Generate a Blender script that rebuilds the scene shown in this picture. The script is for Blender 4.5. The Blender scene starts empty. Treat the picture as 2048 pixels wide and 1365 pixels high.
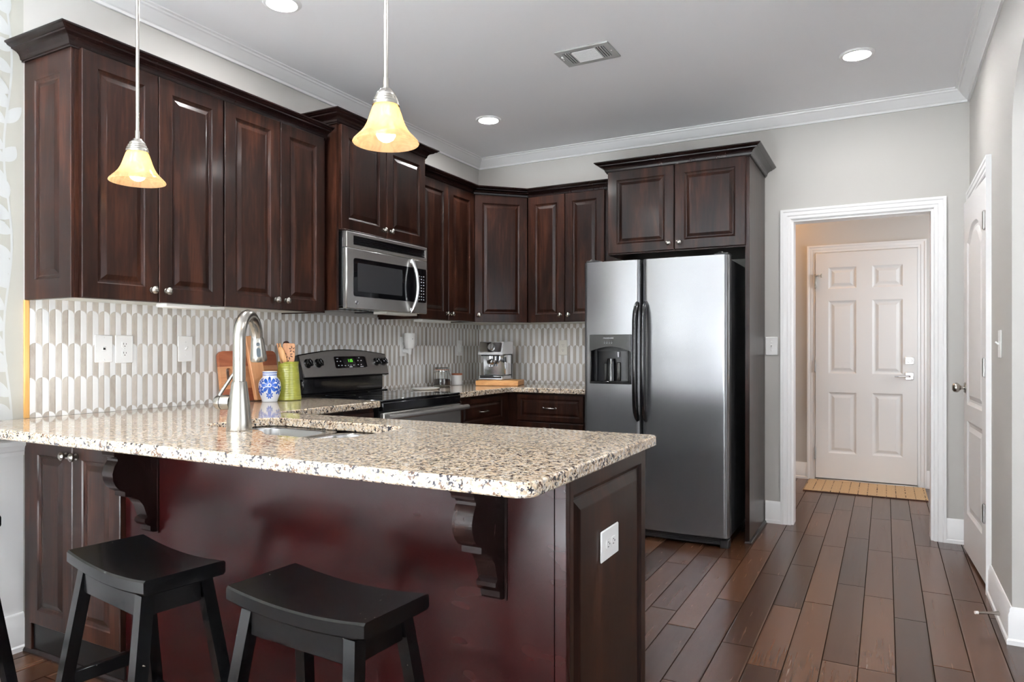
import bpy, bmesh, math, random
from mathutils import Matrix, Vector
random.seed(7)
S = bpy.context.scene
COL = S.collection
PI = math.pi

# ------------------------------------------------------------------ camera, world, daylight, exposure
CAM_YAW = math.radians(28.135)
cam_data = bpy.data.cameras.new('camera')
cam_data.sensor_width = 36.0
cam_data.lens = 1396.9 / 2048 * 36.0
cam_data.shift_y = 13.9 / 2048
cam_data.clip_start = 0.02
cam = bpy.data.objects.new('camera', cam_data)
COL.objects.link(cam)
cam.location = (2.953, -4.9425, 1.17)
cam.rotation_euler = (PI / 2, 0, CAM_YAW)
S.camera = cam

S.view_settings.view_transform = 'Standard'
S.view_settings.look = 'None'
S.view_settings.gamma = 1.0
S.view_settings.use_curve_mapping = False
S.view_settings.exposure = 0.62

world = bpy.data.worlds.new('world')
S.world = world
world.use_nodes = True
bgn = world.node_tree.nodes['Background']
bgn.inputs['Color'].default_value = (0.80, 0.88, 1.0, 1)
bgn.inputs['Strength'].default_value = 1.0


def window_light(name, loc, rot, sx, sy, radiance, col=(1, 1, 1)):
    l = bpy.data.lights.new(name, 'AREA')
    l.shape = 'RECTANGLE'
    l.size, l.size_y = sx, sy
    l.energy = radiance * PI * sx * sy
    l.color = col
    o = bpy.data.objects.new(name, l)
    COL.objects.link(o)
    o.location, o.rotation_euler = loc, rot
    return o


S.cycles.max_bounces = 16
S.cycles.diffuse_bounces = 8
DAY = (0.94, 0.975, 1.0)
window_light('daylight_rear_window', (1.70, -8.36, 1.50), (PI / 2, 0, 0), 2.9, 1.5, 1.6, DAY)          # shines to +Y
window_light('daylight_side_window', (-0.04, -6.65, 1.50), (0, -PI / 2, 0), 1.4, 2.5, 1.4, DAY)        # shines to +X
window_light('fill_foyer_window', (6.36, -3.6, 1.4), (0, PI / 2, 0), 1.8, 3.4, 1.6, DAY)           # added fill from the foyer side, unseen, shines to -X
window_light('fill_hall_window', (4.16, 1.0, 1.5), (0, PI / 2, 0), 1.1, 0.9, 3.8, DAY)             # added fill to brighten the hall, unseen, shines to -X
sun_d = bpy.data.lights.new('sun', 'SUN')
sun_d.energy = 220.0
sun_d.angle = math.radians(1.0)
sun_d.color = (0.92, 0.965, 1.0)
sun = bpy.data.objects.new('sun', sun_d)
COL.objects.link(sun)
sun.rotation_euler = Vector((0.80, -0.12, -0.60)).to_track_quat('-Z', 'Y').to_euler()      # through the side window onto the added reflecting carpet

# ------------------------------------------------------------------ node helpers and materials


class NT:
    def __init__(s, name):
        s.mat = bpy.data.materials.new(name)
        s.mat.use_nodes = True
        s.t = s.mat.node_tree
        s.n = s.t.nodes
        s.b = s.n['Principled BSDF']
        s.out = s.n['Material Output']

    def node(s, typ, **kw):
        n = s.n.new(typ)
        for k, v in kw.items():
            setattr(n, k, v)
        return n

    def put(s, sock, v):
        if hasattr(v, 'is_linked') or isinstance(v, bpy.types.NodeSocket):
            s.t.links.new(v, sock)
        elif isinstance(v, (tuple, list)) and len(v) == 3 and sock.type == 'RGBA':
            sock.default_value = (*v, 1)
        else:
            sock.default_value = v

    def m(s, op, a, b=None, c=None):
        n = s.node('ShaderNodeMath', operation=op)
        for i, v in enumerate((a, b, c)):
            if v is not None:
                s.put(n.inputs[i], v)
        return n.outputs[0]

    def mix(s, f, a, b, blend='MIX'):
        n = s.node('ShaderNodeMix', data_type='RGBA', blend_type=blend)
        s.put(n.inputs['Factor'], f)
        s.put(n.inputs[6], a)
        s.put(n.inputs[7], b)
        return n.outputs[2]

    def coord(s, kind='Object'):
        return s.node('ShaderNodeTexCoord').outputs[kind]

    def pos(s):
        return s.node('ShaderNodeNewGeometry').outputs['Position']

    def sep(s, v):
        n = s.node('ShaderNodeSeparateXYZ')
        s.put(n.inputs[0], v)
        return n.outputs

    def comb(s, x, y, z):
        n = s.node('ShaderNodeCombineXYZ')
        for i, v in enumerate((x, y, z)):
            s.put(n.inputs[i], v)
        return n.outputs[0]

    def scale(s, v, sc, off=(0, 0, 0)):
        n = s.node('ShaderNodeMapping')
        s.put(n.inputs['Vector'], v)
        n.inputs['Scale'].default_value = sc
        s.put(n.inputs['Location'], off)
        return n.outputs[0]

    def noise(s, v, scale=5, detail=3, rough=0.5, dist=0.0, dim='3D'):
        n = s.node('ShaderNodeTexNoise', noise_dimensions=dim)
        s.put(n.inputs['Vector'], v)
        n.inputs['Scale'].default_value = scale
        n.inputs['Detail'].default_value = detail
        n.inputs['Roughness'].default_value = rough
        n.inputs['Distortion'].default_value = dist
        return n.outputs['Fac']

    def voro(s, v, scale, feature='F1', out='Color'):
        n = s.node('ShaderNodeTexVoronoi', feature=feature)
        s.put(n.inputs['Vector'], v)
        n.inputs['Scale'].default_value = scale
        return n.outputs[out]

    def white(s, v):
        n = s.node('ShaderNodeTexWhiteNoise', noise_dimensions='3D')
        s.put(n.inputs['Vector'], v)
        return n.outputs['Value']

    def ramp(s, f, stops, interp='LINEAR'):
        n = s.node('ShaderNodeValToRGB')
        n.color_ramp.interpolation = interp
        el = n.color_ramp.elements
        while len(el) < len(stops):
            el.new(0.5)
        for e, (p, c) in zip(el, stops):
            e.position = p
            e.color = (*c, 1) if len(c) == 3 else c
        s.put(n.inputs[0], f)
        return n.outputs[0]

    def bump(s, h, strength=0.2, dist=0.002):
        n = s.node('ShaderNodeBump')
        n.inputs['Strength'].default_value = strength
        n.inputs['Distance'].default_value = dist
        s.put(n.inputs['Height'], h)
        s.put(s.b.inputs['Normal'], n.outputs[0])

    def set(s, **kw):
        names = dict(color='Base Color', rough='Roughness', metal='Metallic', ior='IOR', spec='Specular IOR Level', coat='Coat Weight',
                     coat_rough='Coat Roughness', trans='Transmission Weight', emit='Emission Color', emit_s='Emission Strength',
                     alpha='Alpha', aniso='Anisotropic', aniso_rot='Anisotropic Rotation', sheen='Sheen Weight')
        for k, v in kw.items():
            s.put(s.b.inputs[names[k]], v)
        return s


def plain(name, color, rough=0.5, metal=0.0, **kw):
    n = NT(name)
    n.set(color=color, rough=rough, metal=metal, **kw)
    return n.mat


def paint(name, color, rough=0.6, amt=0.03, spec=0.3):
    n = NT(name)
    v = n.pos()
    f = n.noise(v, 1.7, 2)
    c2 = tuple(max(0, c * (1 - amt)) for c in color)
    n.set(color=n.mix(f, color, c2), rough=rough, spec=spec)
    n.bump(n.noise(v, 180, 2), 0.06, 0.001)
    return n.mat


MAT = {}
MAT['wall'] = paint('wall_paint', (0.485, 0.472, 0.448))
MAT['wall_warm'] = paint('hall_paint', (0.56, 0.545, 0.52))
MAT['ceiling'] = paint('ceiling_paint', (0.92, 0.925, 0.945), 0.7)
MAT['trim'] = plain('trim_paint', (0.84, 0.84, 0.84), 0.32)
MAT['door'] = plain('door_paint', (0.78, 0.775, 0.77), 0.38)
MAT['wallpaper'] = paint('wallpaper_ground', (0.38, 0.372, 0.33), 0.7, 0.06)
MAT['leaf'] = paint('wallpaper_leaf', (0.46, 0.475, 0.47), 0.6, 0.05)
MAT['raw_wood'] = None


def wood_cabinet(name, dark, mid, light, rough=0.3, axis=2, coat=0.35, var=1.0):
    n = NT(name)
    v = n.coord('Object')
    oi = n.node('ShaderNodeObjectInfo').outputs['Random']
    off = n.comb(n.m('MULTIPLY', oi, 7.3), n.m('MULTIPLY', oi, 3.1), n.m('MULTIPLY', oi, 11.7))
    sc = [9, 9, 9]
    sc[axis] = 1.3
    p = n.scale(v, sc, off)
    big = n.noise(p, 1.0, 4, 0.6, 1.2)
    sc2 = [60, 60, 60]
    sc2[axis] = 3.5
    fine = n.noise(n.scale(v, sc2, off), 1.5, 4, 0.65, 0.4)
    f = n.m('ADD', n.m('MULTIPLY', big, 0.72), n.m('MULTIPLY', fine, 0.36))
    col = n.ramp(f, [(0.36, dark), (0.55, mid), (0.74, light)])
    n.set(color=col, rough=n.m('ADD', rough, n.m('MULTIPLY', fine, 0.08)), coat=coat, coat_rough=0.13, spec=0.16)
    n.bump(fine, 0.05, 0.001)
    return n.mat


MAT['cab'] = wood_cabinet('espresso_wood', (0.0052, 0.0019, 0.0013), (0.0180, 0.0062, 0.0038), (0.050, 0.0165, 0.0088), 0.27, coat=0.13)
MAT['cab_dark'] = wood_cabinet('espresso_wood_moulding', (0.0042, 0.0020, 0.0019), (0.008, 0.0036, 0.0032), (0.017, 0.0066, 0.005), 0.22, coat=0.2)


def mk_pen():
    n = NT('mahogany_panel')
    v = n.coord('Object')
    f = n.noise(n.scale(v, (3.0, 3.0, 4.5)), 2.2, 1, 0.5, 0.0)
    g = n.noise(n.scale(v, (5, 5, 24)), 1.5, 1, 0.5)
    k = n.m('ADD', n.m('MULTIPLY', f, 0.8), n.m('MULTIPLY', g, 0.25))
    n.set(color=n.ramp(k, [(0.20, (0.0090, 0.0014, 0.0015)), (0.55, (0.0165, 0.0024, 0.0023)), (0.90, (0.0280, 0.0044, 0.0036))]), rough=0.24, coat=0.12, coat_rough=0.14, spec=0.22)
    return n.mat


MAT['pen'] = mk_pen()
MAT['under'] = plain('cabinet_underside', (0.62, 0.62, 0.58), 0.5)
MAT['kick'] = plain('toe_kick', (0.006, 0.0055, 0.0055), 0.3, spec=0.25)
MAT['white_plastic'] = plain('white_plastic', (0.80, 0.80, 0.79), 0.35)
MAT['ivory_plastic'] = plain('ivory_plastic', (0.72, 0.70, 0.63), 0.35)
MAT['slot'] = plain('dark_slot', (0.02, 0.02, 0.02), 0.5)
MAT['nickel'] = plain('brushed_nickel', (0.43, 0.41, 0.375), 0.27, 1.0)
MAT['chrome'] = plain('chrome', (0.66, 0.66, 0.67), 0.10, 1.0)
MAT['black'] = plain('black_gloss', (0.006, 0.006, 0.007), 0.12, coat=0.6, coat_rough=0.05)
MAT['black_satin'] = plain('black_satin', (0.010, 0.010, 0.011), 0.35)
MAT['black_glass'] = plain('black_glass', (0.004, 0.004, 0.005), 0.03, spec=0.7)
MAT['stool'] = None


def steel(name, base=(0.58, 0.58, 0.585), rough=0.26, axis=2, wav=0.0, aniso=0.0, met=1.0):
    n = NT(name)
    v = n.coord('Object')
    sc = [220, 220, 220]
    sc[axis] = 2.0
    f = n.noise(n.scale(v, sc), 1.0, 3)
    smudge = n.noise(v, 5.0, 4, 0.6)
    n.set(color=base, metal=met, rough=n.m('ADD', rough - 0.03, n.m('ADD', n.m('MULTIPLY', f, 0.004), n.m('MULTIPLY', smudge, 0.045))), aniso=aniso)
    if wav:
        sc3 = [1.0, 1.0, 2.6]
        n.bump(n.noise(n.scale(v, sc3), 1.5, 0), wav, 0.02)
    return n.mat


MAT['steel'] = steel('brushed_steel')
MAT['steel_h'] = steel('brushed_steel_horizontal', (0.50, 0.485, 0.465), axis=1, rough=0.27, met=0.82)
MAT['steel_fridge'] = steel('fridge_steel', (0.255, 0.258, 0.266), 0.25, axis=2, wav=0.30, met=0.85)
MAT['steel_sink'] = steel('sink_steel', (0.40, 0.395, 0.39), 0.26, axis=0)


def mk_stool():
    n = NT('black_stool_paint')
    v = n.coord('Object')
    f = n.noise(v, 55, 3, 0.7)
    nicks = n.m('GREATER_THAN', n.noise(v, 85, 1), 0.80)
    n.set(color=n.mix(nicks, (0.0026, 0.0026, 0.0028), (0.20, 0.175, 0.14)), rough=n.m('ADD', 0.15, n.m('MULTIPLY', f, 0.10)), spec=0.30)
    return n.mat


MAT['stool'] = mk_stool()


def mk_granite():
    n = NT('speckled_granite')
    v = n.pos()
    w = n.node('ShaderNodeVectorMath', operation='ADD')
    n.put(w.inputs[0], v)
    nz = n.node('ShaderNodeTexNoise')
    n.put(nz.inputs['Vector'], v)
    nz.inputs['Scale'].default_value = 60
    sc = n.node('ShaderNodeVectorMath', operation='SCALE')
    n.put(sc.inputs[0], nz.outputs['Color'])
    sc.inputs['Scale'].default_value = 0.012
    n.put(w.inputs[1], sc.outputs[0])
    vv = w.outputs[0]
    cell = n.sep(n.voro(vv, 150))[0]
    base = n.ramp(cell, [(0.0, (0.21, 0.155, 0.11)), (0.20, (0.56, 0.43, 0.29)), (0.46, (0.69, 0.58, 0.45)), (0.70, (0.36, 0.345, 0.33)), (0.84, (0.68, 0.66, 0.61))], 'CONSTANT')
    soft = n.noise(v, 130, 3, 0.6)
    base = n.mix(0.35, base, n.ramp(soft, [(0.35, (0.28, 0.19, 0.12)), (0.6, (0.70, 0.58, 0.44))]))
    big = n.noise(v, 58, 3, 0.65)
    cell2 = n.sep(n.voro(vv, 175))[1]
    dark = n.m('MULTIPLY', n.m('GREATER_THAN', big, 0.53), n.m('GREATER_THAN', cell2, 0.60))
    c = n.mix(dark, base, (0.028, 0.026, 0.032))
    brown = n.m('MULTIPLY', n.m('GREATER_THAN', n.noise(v, 46, 2), 0.60), n.m('LESS_THAN', cell2, 0.35))
    c = n.mix(brown, c, (0.10, 0.055, 0.035))
    n.set(color=c, rough=0.07, spec=0.6)
    return n.mat


MAT['granite'] = mk_granite()


def mk_tile(name, axis):
    """Fish-scale strips: pairs of a beige stone half and a white half under one arch, every row shifted by half a pair."""
    n = NT(name)
    p = n.sep(n.pos())
    u, z = p[axis], p[2]
    W, P, Z0 = 0.0497, 0.1365, 0.917
    q = n.m('DIVIDE', n.m('SUBTRACT', z, Z0), P)
    r0 = n.m('CEIL', q)                                # row whose apex lies just above
    par = n.m('MODULO', n.m('ADD', r0, 40), 2.0)
    x0 = n.m('ADD', n.m('DIVIDE', u, W), n.m('MULTIPLY', par, 0.5))
    fx = n.m('SUBTRACT', n.m('FRACT', n.m('ADD', x0, 200.0)), 0.5)   # -.5 .. .5 in the pair
    ax = n.m('MULTIPLY', n.m('ABSOLUTE', fx), 2.0)
    ex = n.m('SUBTRACT', 1.0, n.m('SQRT', n.m('MAXIMUM', n.m('SUBTRACT', 1.0, n.m('MULTIPLY', n.m('MULTIPLY', ax, ax), 0.985)), 0.0)))
    drop = n.m('MULTIPLY', ex, 0.0235 / P)
    edge = n.m('SUBTRACT', r0, drop)                   # arch height in row units
    above = n.m('GREATER_THAN', q, edge)               # belongs to the next row up
    row = n.m('ADD', r0, above)
    par2 = n.m('MODULO', n.m('ADD', row, 40), 2.0)
    x1 = n.m('ADD', n.m('ADD', n.m('DIVIDE', u, W), n.m('MULTIPLY', par2, 0.5)), 200.0)
    f1 = n.m('FRACT', x1)
    cellx = n.m('FLOOR', x1)
    half = n.m('GREATER_THAN', f1, 0.5) if axis == 1 else n.m('GREATER_THAN', f1, 0.5)
    idv = n.comb(cellx, row, half)
    rnd = n.white(idv)
    cloud = n.noise(n.scale(n.pos(), (30, 30, 12)), 1.6, 4, 0.65, 0.6)
    beige = n.ramp(n.m('ADD', n.m('MULTIPLY', rnd, 0.45), n.m('MULTIPLY', cloud, 0.6)), [(0.2, (0.33, 0.29, 0.25)), (0.55, (0.47, 0.43, 0.38)), (0.9, (0.58, 0.54, 0.49))])
    white = n.ramp(rnd, [(0.0, (0.76, 0.77, 0.77)), (1.0, (0.83, 0.83, 0.82))])
    col = n.mix(half, beige, white)
    # joints
    d_arch = n.m('ABSOLUTE', n.m('MULTIPLY', n.m('SUBTRACT', q, edge), P))
    d_v = n.m('MULTIPLY', n.m('MINIMUM', n.m('ABSOLUTE', n.m('SUBTRACT', f1, 0.5)), n.m('MINIMUM', f1, n.m('SUBTRACT', 1.0, f1))), W)
    d = n.m('MINIMUM', d_arch, d_v)
    joint = n.m('LESS_THAN', d, 0.0009)
    col = n.mix(n.m('MULTIPLY', joint, 0.55), col, (0.42, 0.40, 0.37))
    n.set(color=col, rough=n.m('ADD', 0.16, n.m('MULTIPLY', joint, 0.4)), spec=0.5)
    n.bump(n.m('MINIMUM', n.m('DIVIDE', d, 0.0022), 1.0), 0.5, 0.0012)
    return n.mat


MAT['tile_left'] = mk_tile('scallop_tile_left', 1)
MAT['tile_back'] = mk_tile('scallop_tile_back', 0)


def mk_floor():
    n = NT('handscraped_walnut_planks')
    p = n.sep(n.pos())
    W = 0.1215
    x = n.m('DIVIDE', n.m('SUBTRACT', p[0], 2.6215 - 40 * W), W)
    i = n.m('FLOOR', x)
    fx = n.m('FRACT', x)
    r1 = n.white(n.comb(i, 3.3, 1.0))
    L = n.m('ADD', 0.62, n.m('MULTIPLY', r1, 0.5))
    y = n.m('DIVIDE', n.m('ADD', n.m('ADD', p[1], 30.0), n.m('MULTIPLY', r1, 5.7)), L)
    j = n.m('FLOOR', y)
    fy = n.m('FRACT', y)
    rnd = n.white(n.comb(i, j, 2.0))
    off = n.comb(n.m('MULTIPLY', rnd, 3.0), n.m('MULTIPLY', rnd, 9.0), 0.0)
    grain = n.noise(n.scale(n.pos(), (42, 1.5, 1), off), 1.5, 3, 0.55, 0.2)
    wave = n.noise(n.scale(n.pos(), (22, 1.6, 1), off), 1.0, 1)
    f = n.m('ADD', n.m('MULTIPLY', grain, 0.45), n.m('MULTIPLY', rnd, 0.58))
    col = n.ramp(f, [(0.25, (0.031, 0.0115, 0.0055)), (0.55, (0.064, 0.0255, 0.0125)), (0.85, (0.106, 0.0465, 0.0240))])
    dx = n.m('MULTIPLY', n.m('MINIMUM', fx, n.m('SUBTRACT', 1.0, fx)), W)
    dy = n.m('MULTIPLY', n.m('MINIMUM', fy, n.m('SUBTRACT', 1.0, fy)), L)
    d = n.m('MINIMUM', dx, dy)
    gap = n.m('LESS_THAN', d, 0.0019)
    col = n.mix(n.m('MULTIPLY', gap, 0.85), col, (0.006, 0.004, 0.003))
    n.set(color=col, rough=n.m('ADD', n.m('ADD', 0.22, n.m('MULTIPLY', grain, 0.08)), n.m('MULTIPLY', gap, 0.5)), spec=n.m('SUBTRACT', 0.45, n.m('MULTIPLY', gap, 0.43)))
    h = n.m('ADD', n.m('MULTIPLY', n.m('MINIMUM', n.m('DIVIDE', d, 0.007), 1.0), 1.2), n.m('ADD', n.m('MULTIPLY', wave, 0.55), n.m('MULTIPLY', grain, 0.02)))
    n.bump(h, 0.22, 0.002)
    return n.mat


MAT['floor'] = mk_floor()


def mk_lightwood(name, a, b, c, axis=1, rough=0.45, sc=1.0):
    n = NT(name)
    v = n.coord('Object')
    s = [28 * sc, 28 * sc, 28 * sc]
    s[axis] = 2.5 * sc
    f = n.noise(n.scale(v, s), 1.2, 4, 0.6, 0.9)
    n.set(color=n.ramp(f, [(0.3, a), (0.5, b), (0.72, c)]), rough=rough)
    return n.mat


MAT['cherry'] = mk_lightwood('cherry_wood', (0.20, 0.052, 0.022), (0.30, 0.085, 0.035), (0.40, 0.13, 0.06))
MAT['maple'] = mk_lightwood('maple_wood', (0.44, 0.20, 0.085), (0.54, 0.26, 0.12), (0.62, 0.33, 0.17), axis=2)
MAT['maple_y'] = mk_lightwood('maple_wood_long', (0.40, 0.17, 0.07), (0.52, 0.24, 0.11), (0.60, 0.31, 0.16), axis=1)
MAT['oak_tray'] = mk_lightwood('riser_wood', (0.46, 0.20, 0.055), (0.60, 0.29, 0.09), (0.72, 0.38, 0.14), axis=0)
MAT['raw_wood'] = mk_lightwood('raw_pine', (0.44, 0.23, 0.065), (0.53, 0.29, 0.09), (0.60, 0.36, 0.13), axis=2)
MAT['spoonwood'] = mk_lightwood('spoon_wood', (0.50, 0.25, 0.09), (0.60, 0.32, 0.13), (0.68, 0.40, 0.18), axis=2)
MAT['burnt'] = plain('burnt_wood', (0.06, 0.018, 0.010), 0.6)
MAT['screen_green'] = plain('clock_digits', (0.02, 0.10, 0.01), 0.4, emit=(0.18, 0.9, 0.05), emit_s=0.9)
MAT['legend'] = plain('printed_legend', (0.55, 0.56, 0.58), 0.5)
MAT['handle_black'] = plain('fridge_handle_black', (0.005, 0.005, 0.006), 0.16, coat=0.5, coat_rough=0.08)


def mk_fridge_body():
    n = NT('fridge_side_black')
    v = n.coord('Object')
    n.set(color=(0.018, 0.018, 0.020), rough=0.42, spec=0.5)
    n.bump(n.noise(v, 420, 2), 0.15, 0.001)
    return n.mat


MAT['fridge_side'] = mk_fridge_body()


def mk_glass(name, col=(1, 1, 1), rough=0.0):
    n = NT(name)
    n.set(color=col, rough=rough, trans=1.0, ior=1.45)
    return n.mat


MAT['glass'] = mk_glass('clear_glass', (0.97, 0.99, 0.98))


def mk_shade():
    n = NT('alabaster_glass')
    v = n.coord('Object')
    sw = n.noise(v, 14, 4, 0.6, 2.2)
    f = n.ramp(sw, [(0.40, (0.06, 0.06, 0.06)), (0.60, (0.34, 0.34, 0.34))])
    tl = n.node('ShaderNodeBsdfTranslucent')
    n.put(tl.inputs[0], n.mix(sw, (0.95, 0.76, 0.52), (0.86, 0.58, 0.32)))
    df = n.node('ShaderNodeBsdfDiffuse')
    df.inputs[0].default_value = (0.62, 0.46, 0.30, 1)
    tr = n.node('ShaderNodeBsdfTransparent')
    tr.inputs[0].default_value = (0.98, 0.88, 0.72, 1)
    gl = n.node('ShaderNodeBsdfGlossy')
    gl.inputs['Roughness'].default_value = 0.12
    m1 = n.node('ShaderNodeMixShader')
    m1.inputs[0].default_value = 0.30
    n.t.links.new(tl.outputs[0], m1.inputs[1])
    n.t.links.new(df.outputs[0], m1.inputs[2])
    m2 = n.node('ShaderNodeMixShader')
    n.put(m2.inputs[0], f)
    n.t.links.new(m1.outputs[0], m2.inputs[1])
    n.t.links.new(tr.outputs[0], m2.inputs[2])
    m3 = n.node('ShaderNodeMixShader')
    m3.inputs[0].default_value = 0.05
    n.t.links.new(m2.outputs[0], m3.inputs[1])
    n.t.links.new(gl.outputs[0], m3.inputs[2])
    n.t.links.new(m3.outputs[0], n.out.inputs[0])
    return n.mat


MAT['shade'] = mk_shade()


def glow(name, col, s):
    return plain(name, (0.8, 0.8, 0.8), 0.5, emit=col, emit_s=s)


MAT['bulb'] = glow('lit_bulb', (1.0, 0.82, 0.60), 9.0)
MAT['can_lens'] = glow('lit_downlight', (1.0, 0.99, 0.98), 240.0)


def mk_pitcher():
    n = NT('green_glaze')
    v = n.coord('Object')
    z = n.sep(v)[2]
    rings = n.m('SINE', n.m('MULTIPLY', z, 520.0))
    f = n.noise(n.scale(v, (12, 12, 40)), 1.0, 3)
    n.set(color=n.mix(f, (0.26, 0.28, 0.030), (0.40, 0.40, 0.07)), rough=0.14, coat=0.6, coat_rough=0.04)
    n.bump(rings, 0.25, 0.002)
    return n.mat


MAT['pitcher'] = mk_pitcher()


def mk_vase():
    n = NT('painted_blue_white_ceramic')
    p = n.sep(n.coord('Object'))
    ang = n.m('ARCTAN2', p[0], n.m('MULTIPLY', p[1], -1.0))       # 0 faces -Y
    ang = n.m('SUBTRACT', ang, 0.80)
    u = n.m('MULTIPLY', ang, 0.056)

    def flower(uc, zc, R, k, ph, inner):
        a = n.m('SUBTRACT', u, uc)
        b = n.m('SUBTRACT', p[2], zc)
        r = n.m('SQRT', n.m('ADD', n.m('MULTIPLY', a, a), n.m('MULTIPLY', b, b)))
        th = n.m('ADD', n.m('ARCTAN2', b, a), ph)
        c = n.m('ABSOLUTE', n.m('COSINE', n.m('MULTIPLY', th, k / 2.0)))
        lim = n.m('MULTIPLY', n.m('POWER', c, 0.42), R)
        petal = n.m('MULTIPLY', n.m('LESS_THAN', r, lim), n.m('GREATER_THAN', r, inner))
        dot = n.m('LESS_THAN', r, inner * 0.55)
        return n.m('MAXIMUM', petal, dot)
    f = flower(0.0, 0.086, 0.044, 8, 0.0, 0.010)
    for a in ((-0.055, 0.060, 0.026, 6, 0.4, 0.006), (0.055, 0.060, 0.026, 6, 0.2, 0.006), (0.0, 0.036, 0.020, 8, 0.39, 0.005),
              (-0.05, 0.105, 0.018, 6, 0.0, 0.004), (0.05, 0.105, 0.018, 6, 0.0, 0.004), (0.11, 0.085, 0.036, 8, 0.1, 0.008), (-0.11, 0.085, 0.036, 8, 0.1, 0.008)):
        f = n.m('MAXIMUM', f, flower(*a))
    for zb in (0.1365, 0.1475):
        f = n.m('MAXIMUM', f, n.m('LESS_THAN', n.m('ABSOLUTE', n.m('SUBTRACT', p[2], zb)), 0.0021))
    sh = n.noise(n.coord('Object'), 60, 2)
    blue = n.mix(sh, (0.004, 0.018, 0.22), (0.03, 0.16, 0.62))
    n.set(color=n.mix(f, (0.74, 0.77, 0.80), blue), rough=0.10, coat=0.5, coat_rough=0.03)
    return n.mat


MAT['vase'] = mk_vase()


def mk_mat():
    n = NT('woven_jute')
    p = n.sep(n.pos())
    v = n.pos()
    fx = n.m('FRACT', n.m('DIVIDE', p[0], 0.0665))
    line = n.m('LESS_THAN', n.m('ABSOLUTE', n.m('SUBTRACT', fx, 0.5)), 0.05)
    brk = n.m('GREATER_THAN', n.noise(n.scale(v, (3, 22, 1)), 2.0, 2), 0.50)
    fib = n.noise(n.scale(v, (90, 260, 1)), 1.0, 3)
    col = n.ramp(fib, [(0.3, (0.42, 0.285, 0.155)), (0.7, (0.60, 0.43, 0.255))])
    col = n.mix(n.m('MULTIPLY', line, brk), col, (0.045, 0.030, 0.018))
    n.set(color=col, rough=0.9)
    n.bump(n.m('ADD', n.m('SINE', n.m('MULTIPLY', p[1], 320.0)), n.m('MULTIPLY', fib, 2.0)), 0.6, 0.003)
    return n.mat


MAT['jute'] = mk_mat()
MAT['coffee'] = plain('ground_coffee', (0.030, 0.012, 0.008), 0.9)
MAT['ceramic'] = plain('white_ceramic', (0.80, 0.79, 0.77), 0.25)
MAT['seal'] = plain('jar_seal', (0.42, 0.13, 0.05), 0.5)
MAT['vent'] = plain('vent_enamel', (0.34, 0.34, 0.33), 0.4)
MAT['vent_slat'] = plain('vent_slat', (0.84, 0.84, 0.84), 0.35)
MAT['grey_rubber'] = plain('grey_button', (0.07, 0.085, 0.10), 0.45)
MAT['hinge'] = plain('hinge_steel', (0.42, 0.41, 0.40), 0.35, 1.0)

# ------------------------------------------------------------------ mesh builders
WM = {}          # world matrix of every object made here


def fr(o, U, V, N=None):
    U, V = Vector(U).normalized(), Vector(V).normalized()
    N = U.cross(V) if N is None else Vector(N)
    m = Matrix.Identity(4)
    for i in range(3):
        m[i][0], m[i][1], m[i][2], m[i][3] = U[i], V[i], N[i], o[i]
    return m


_bev = {}


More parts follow.
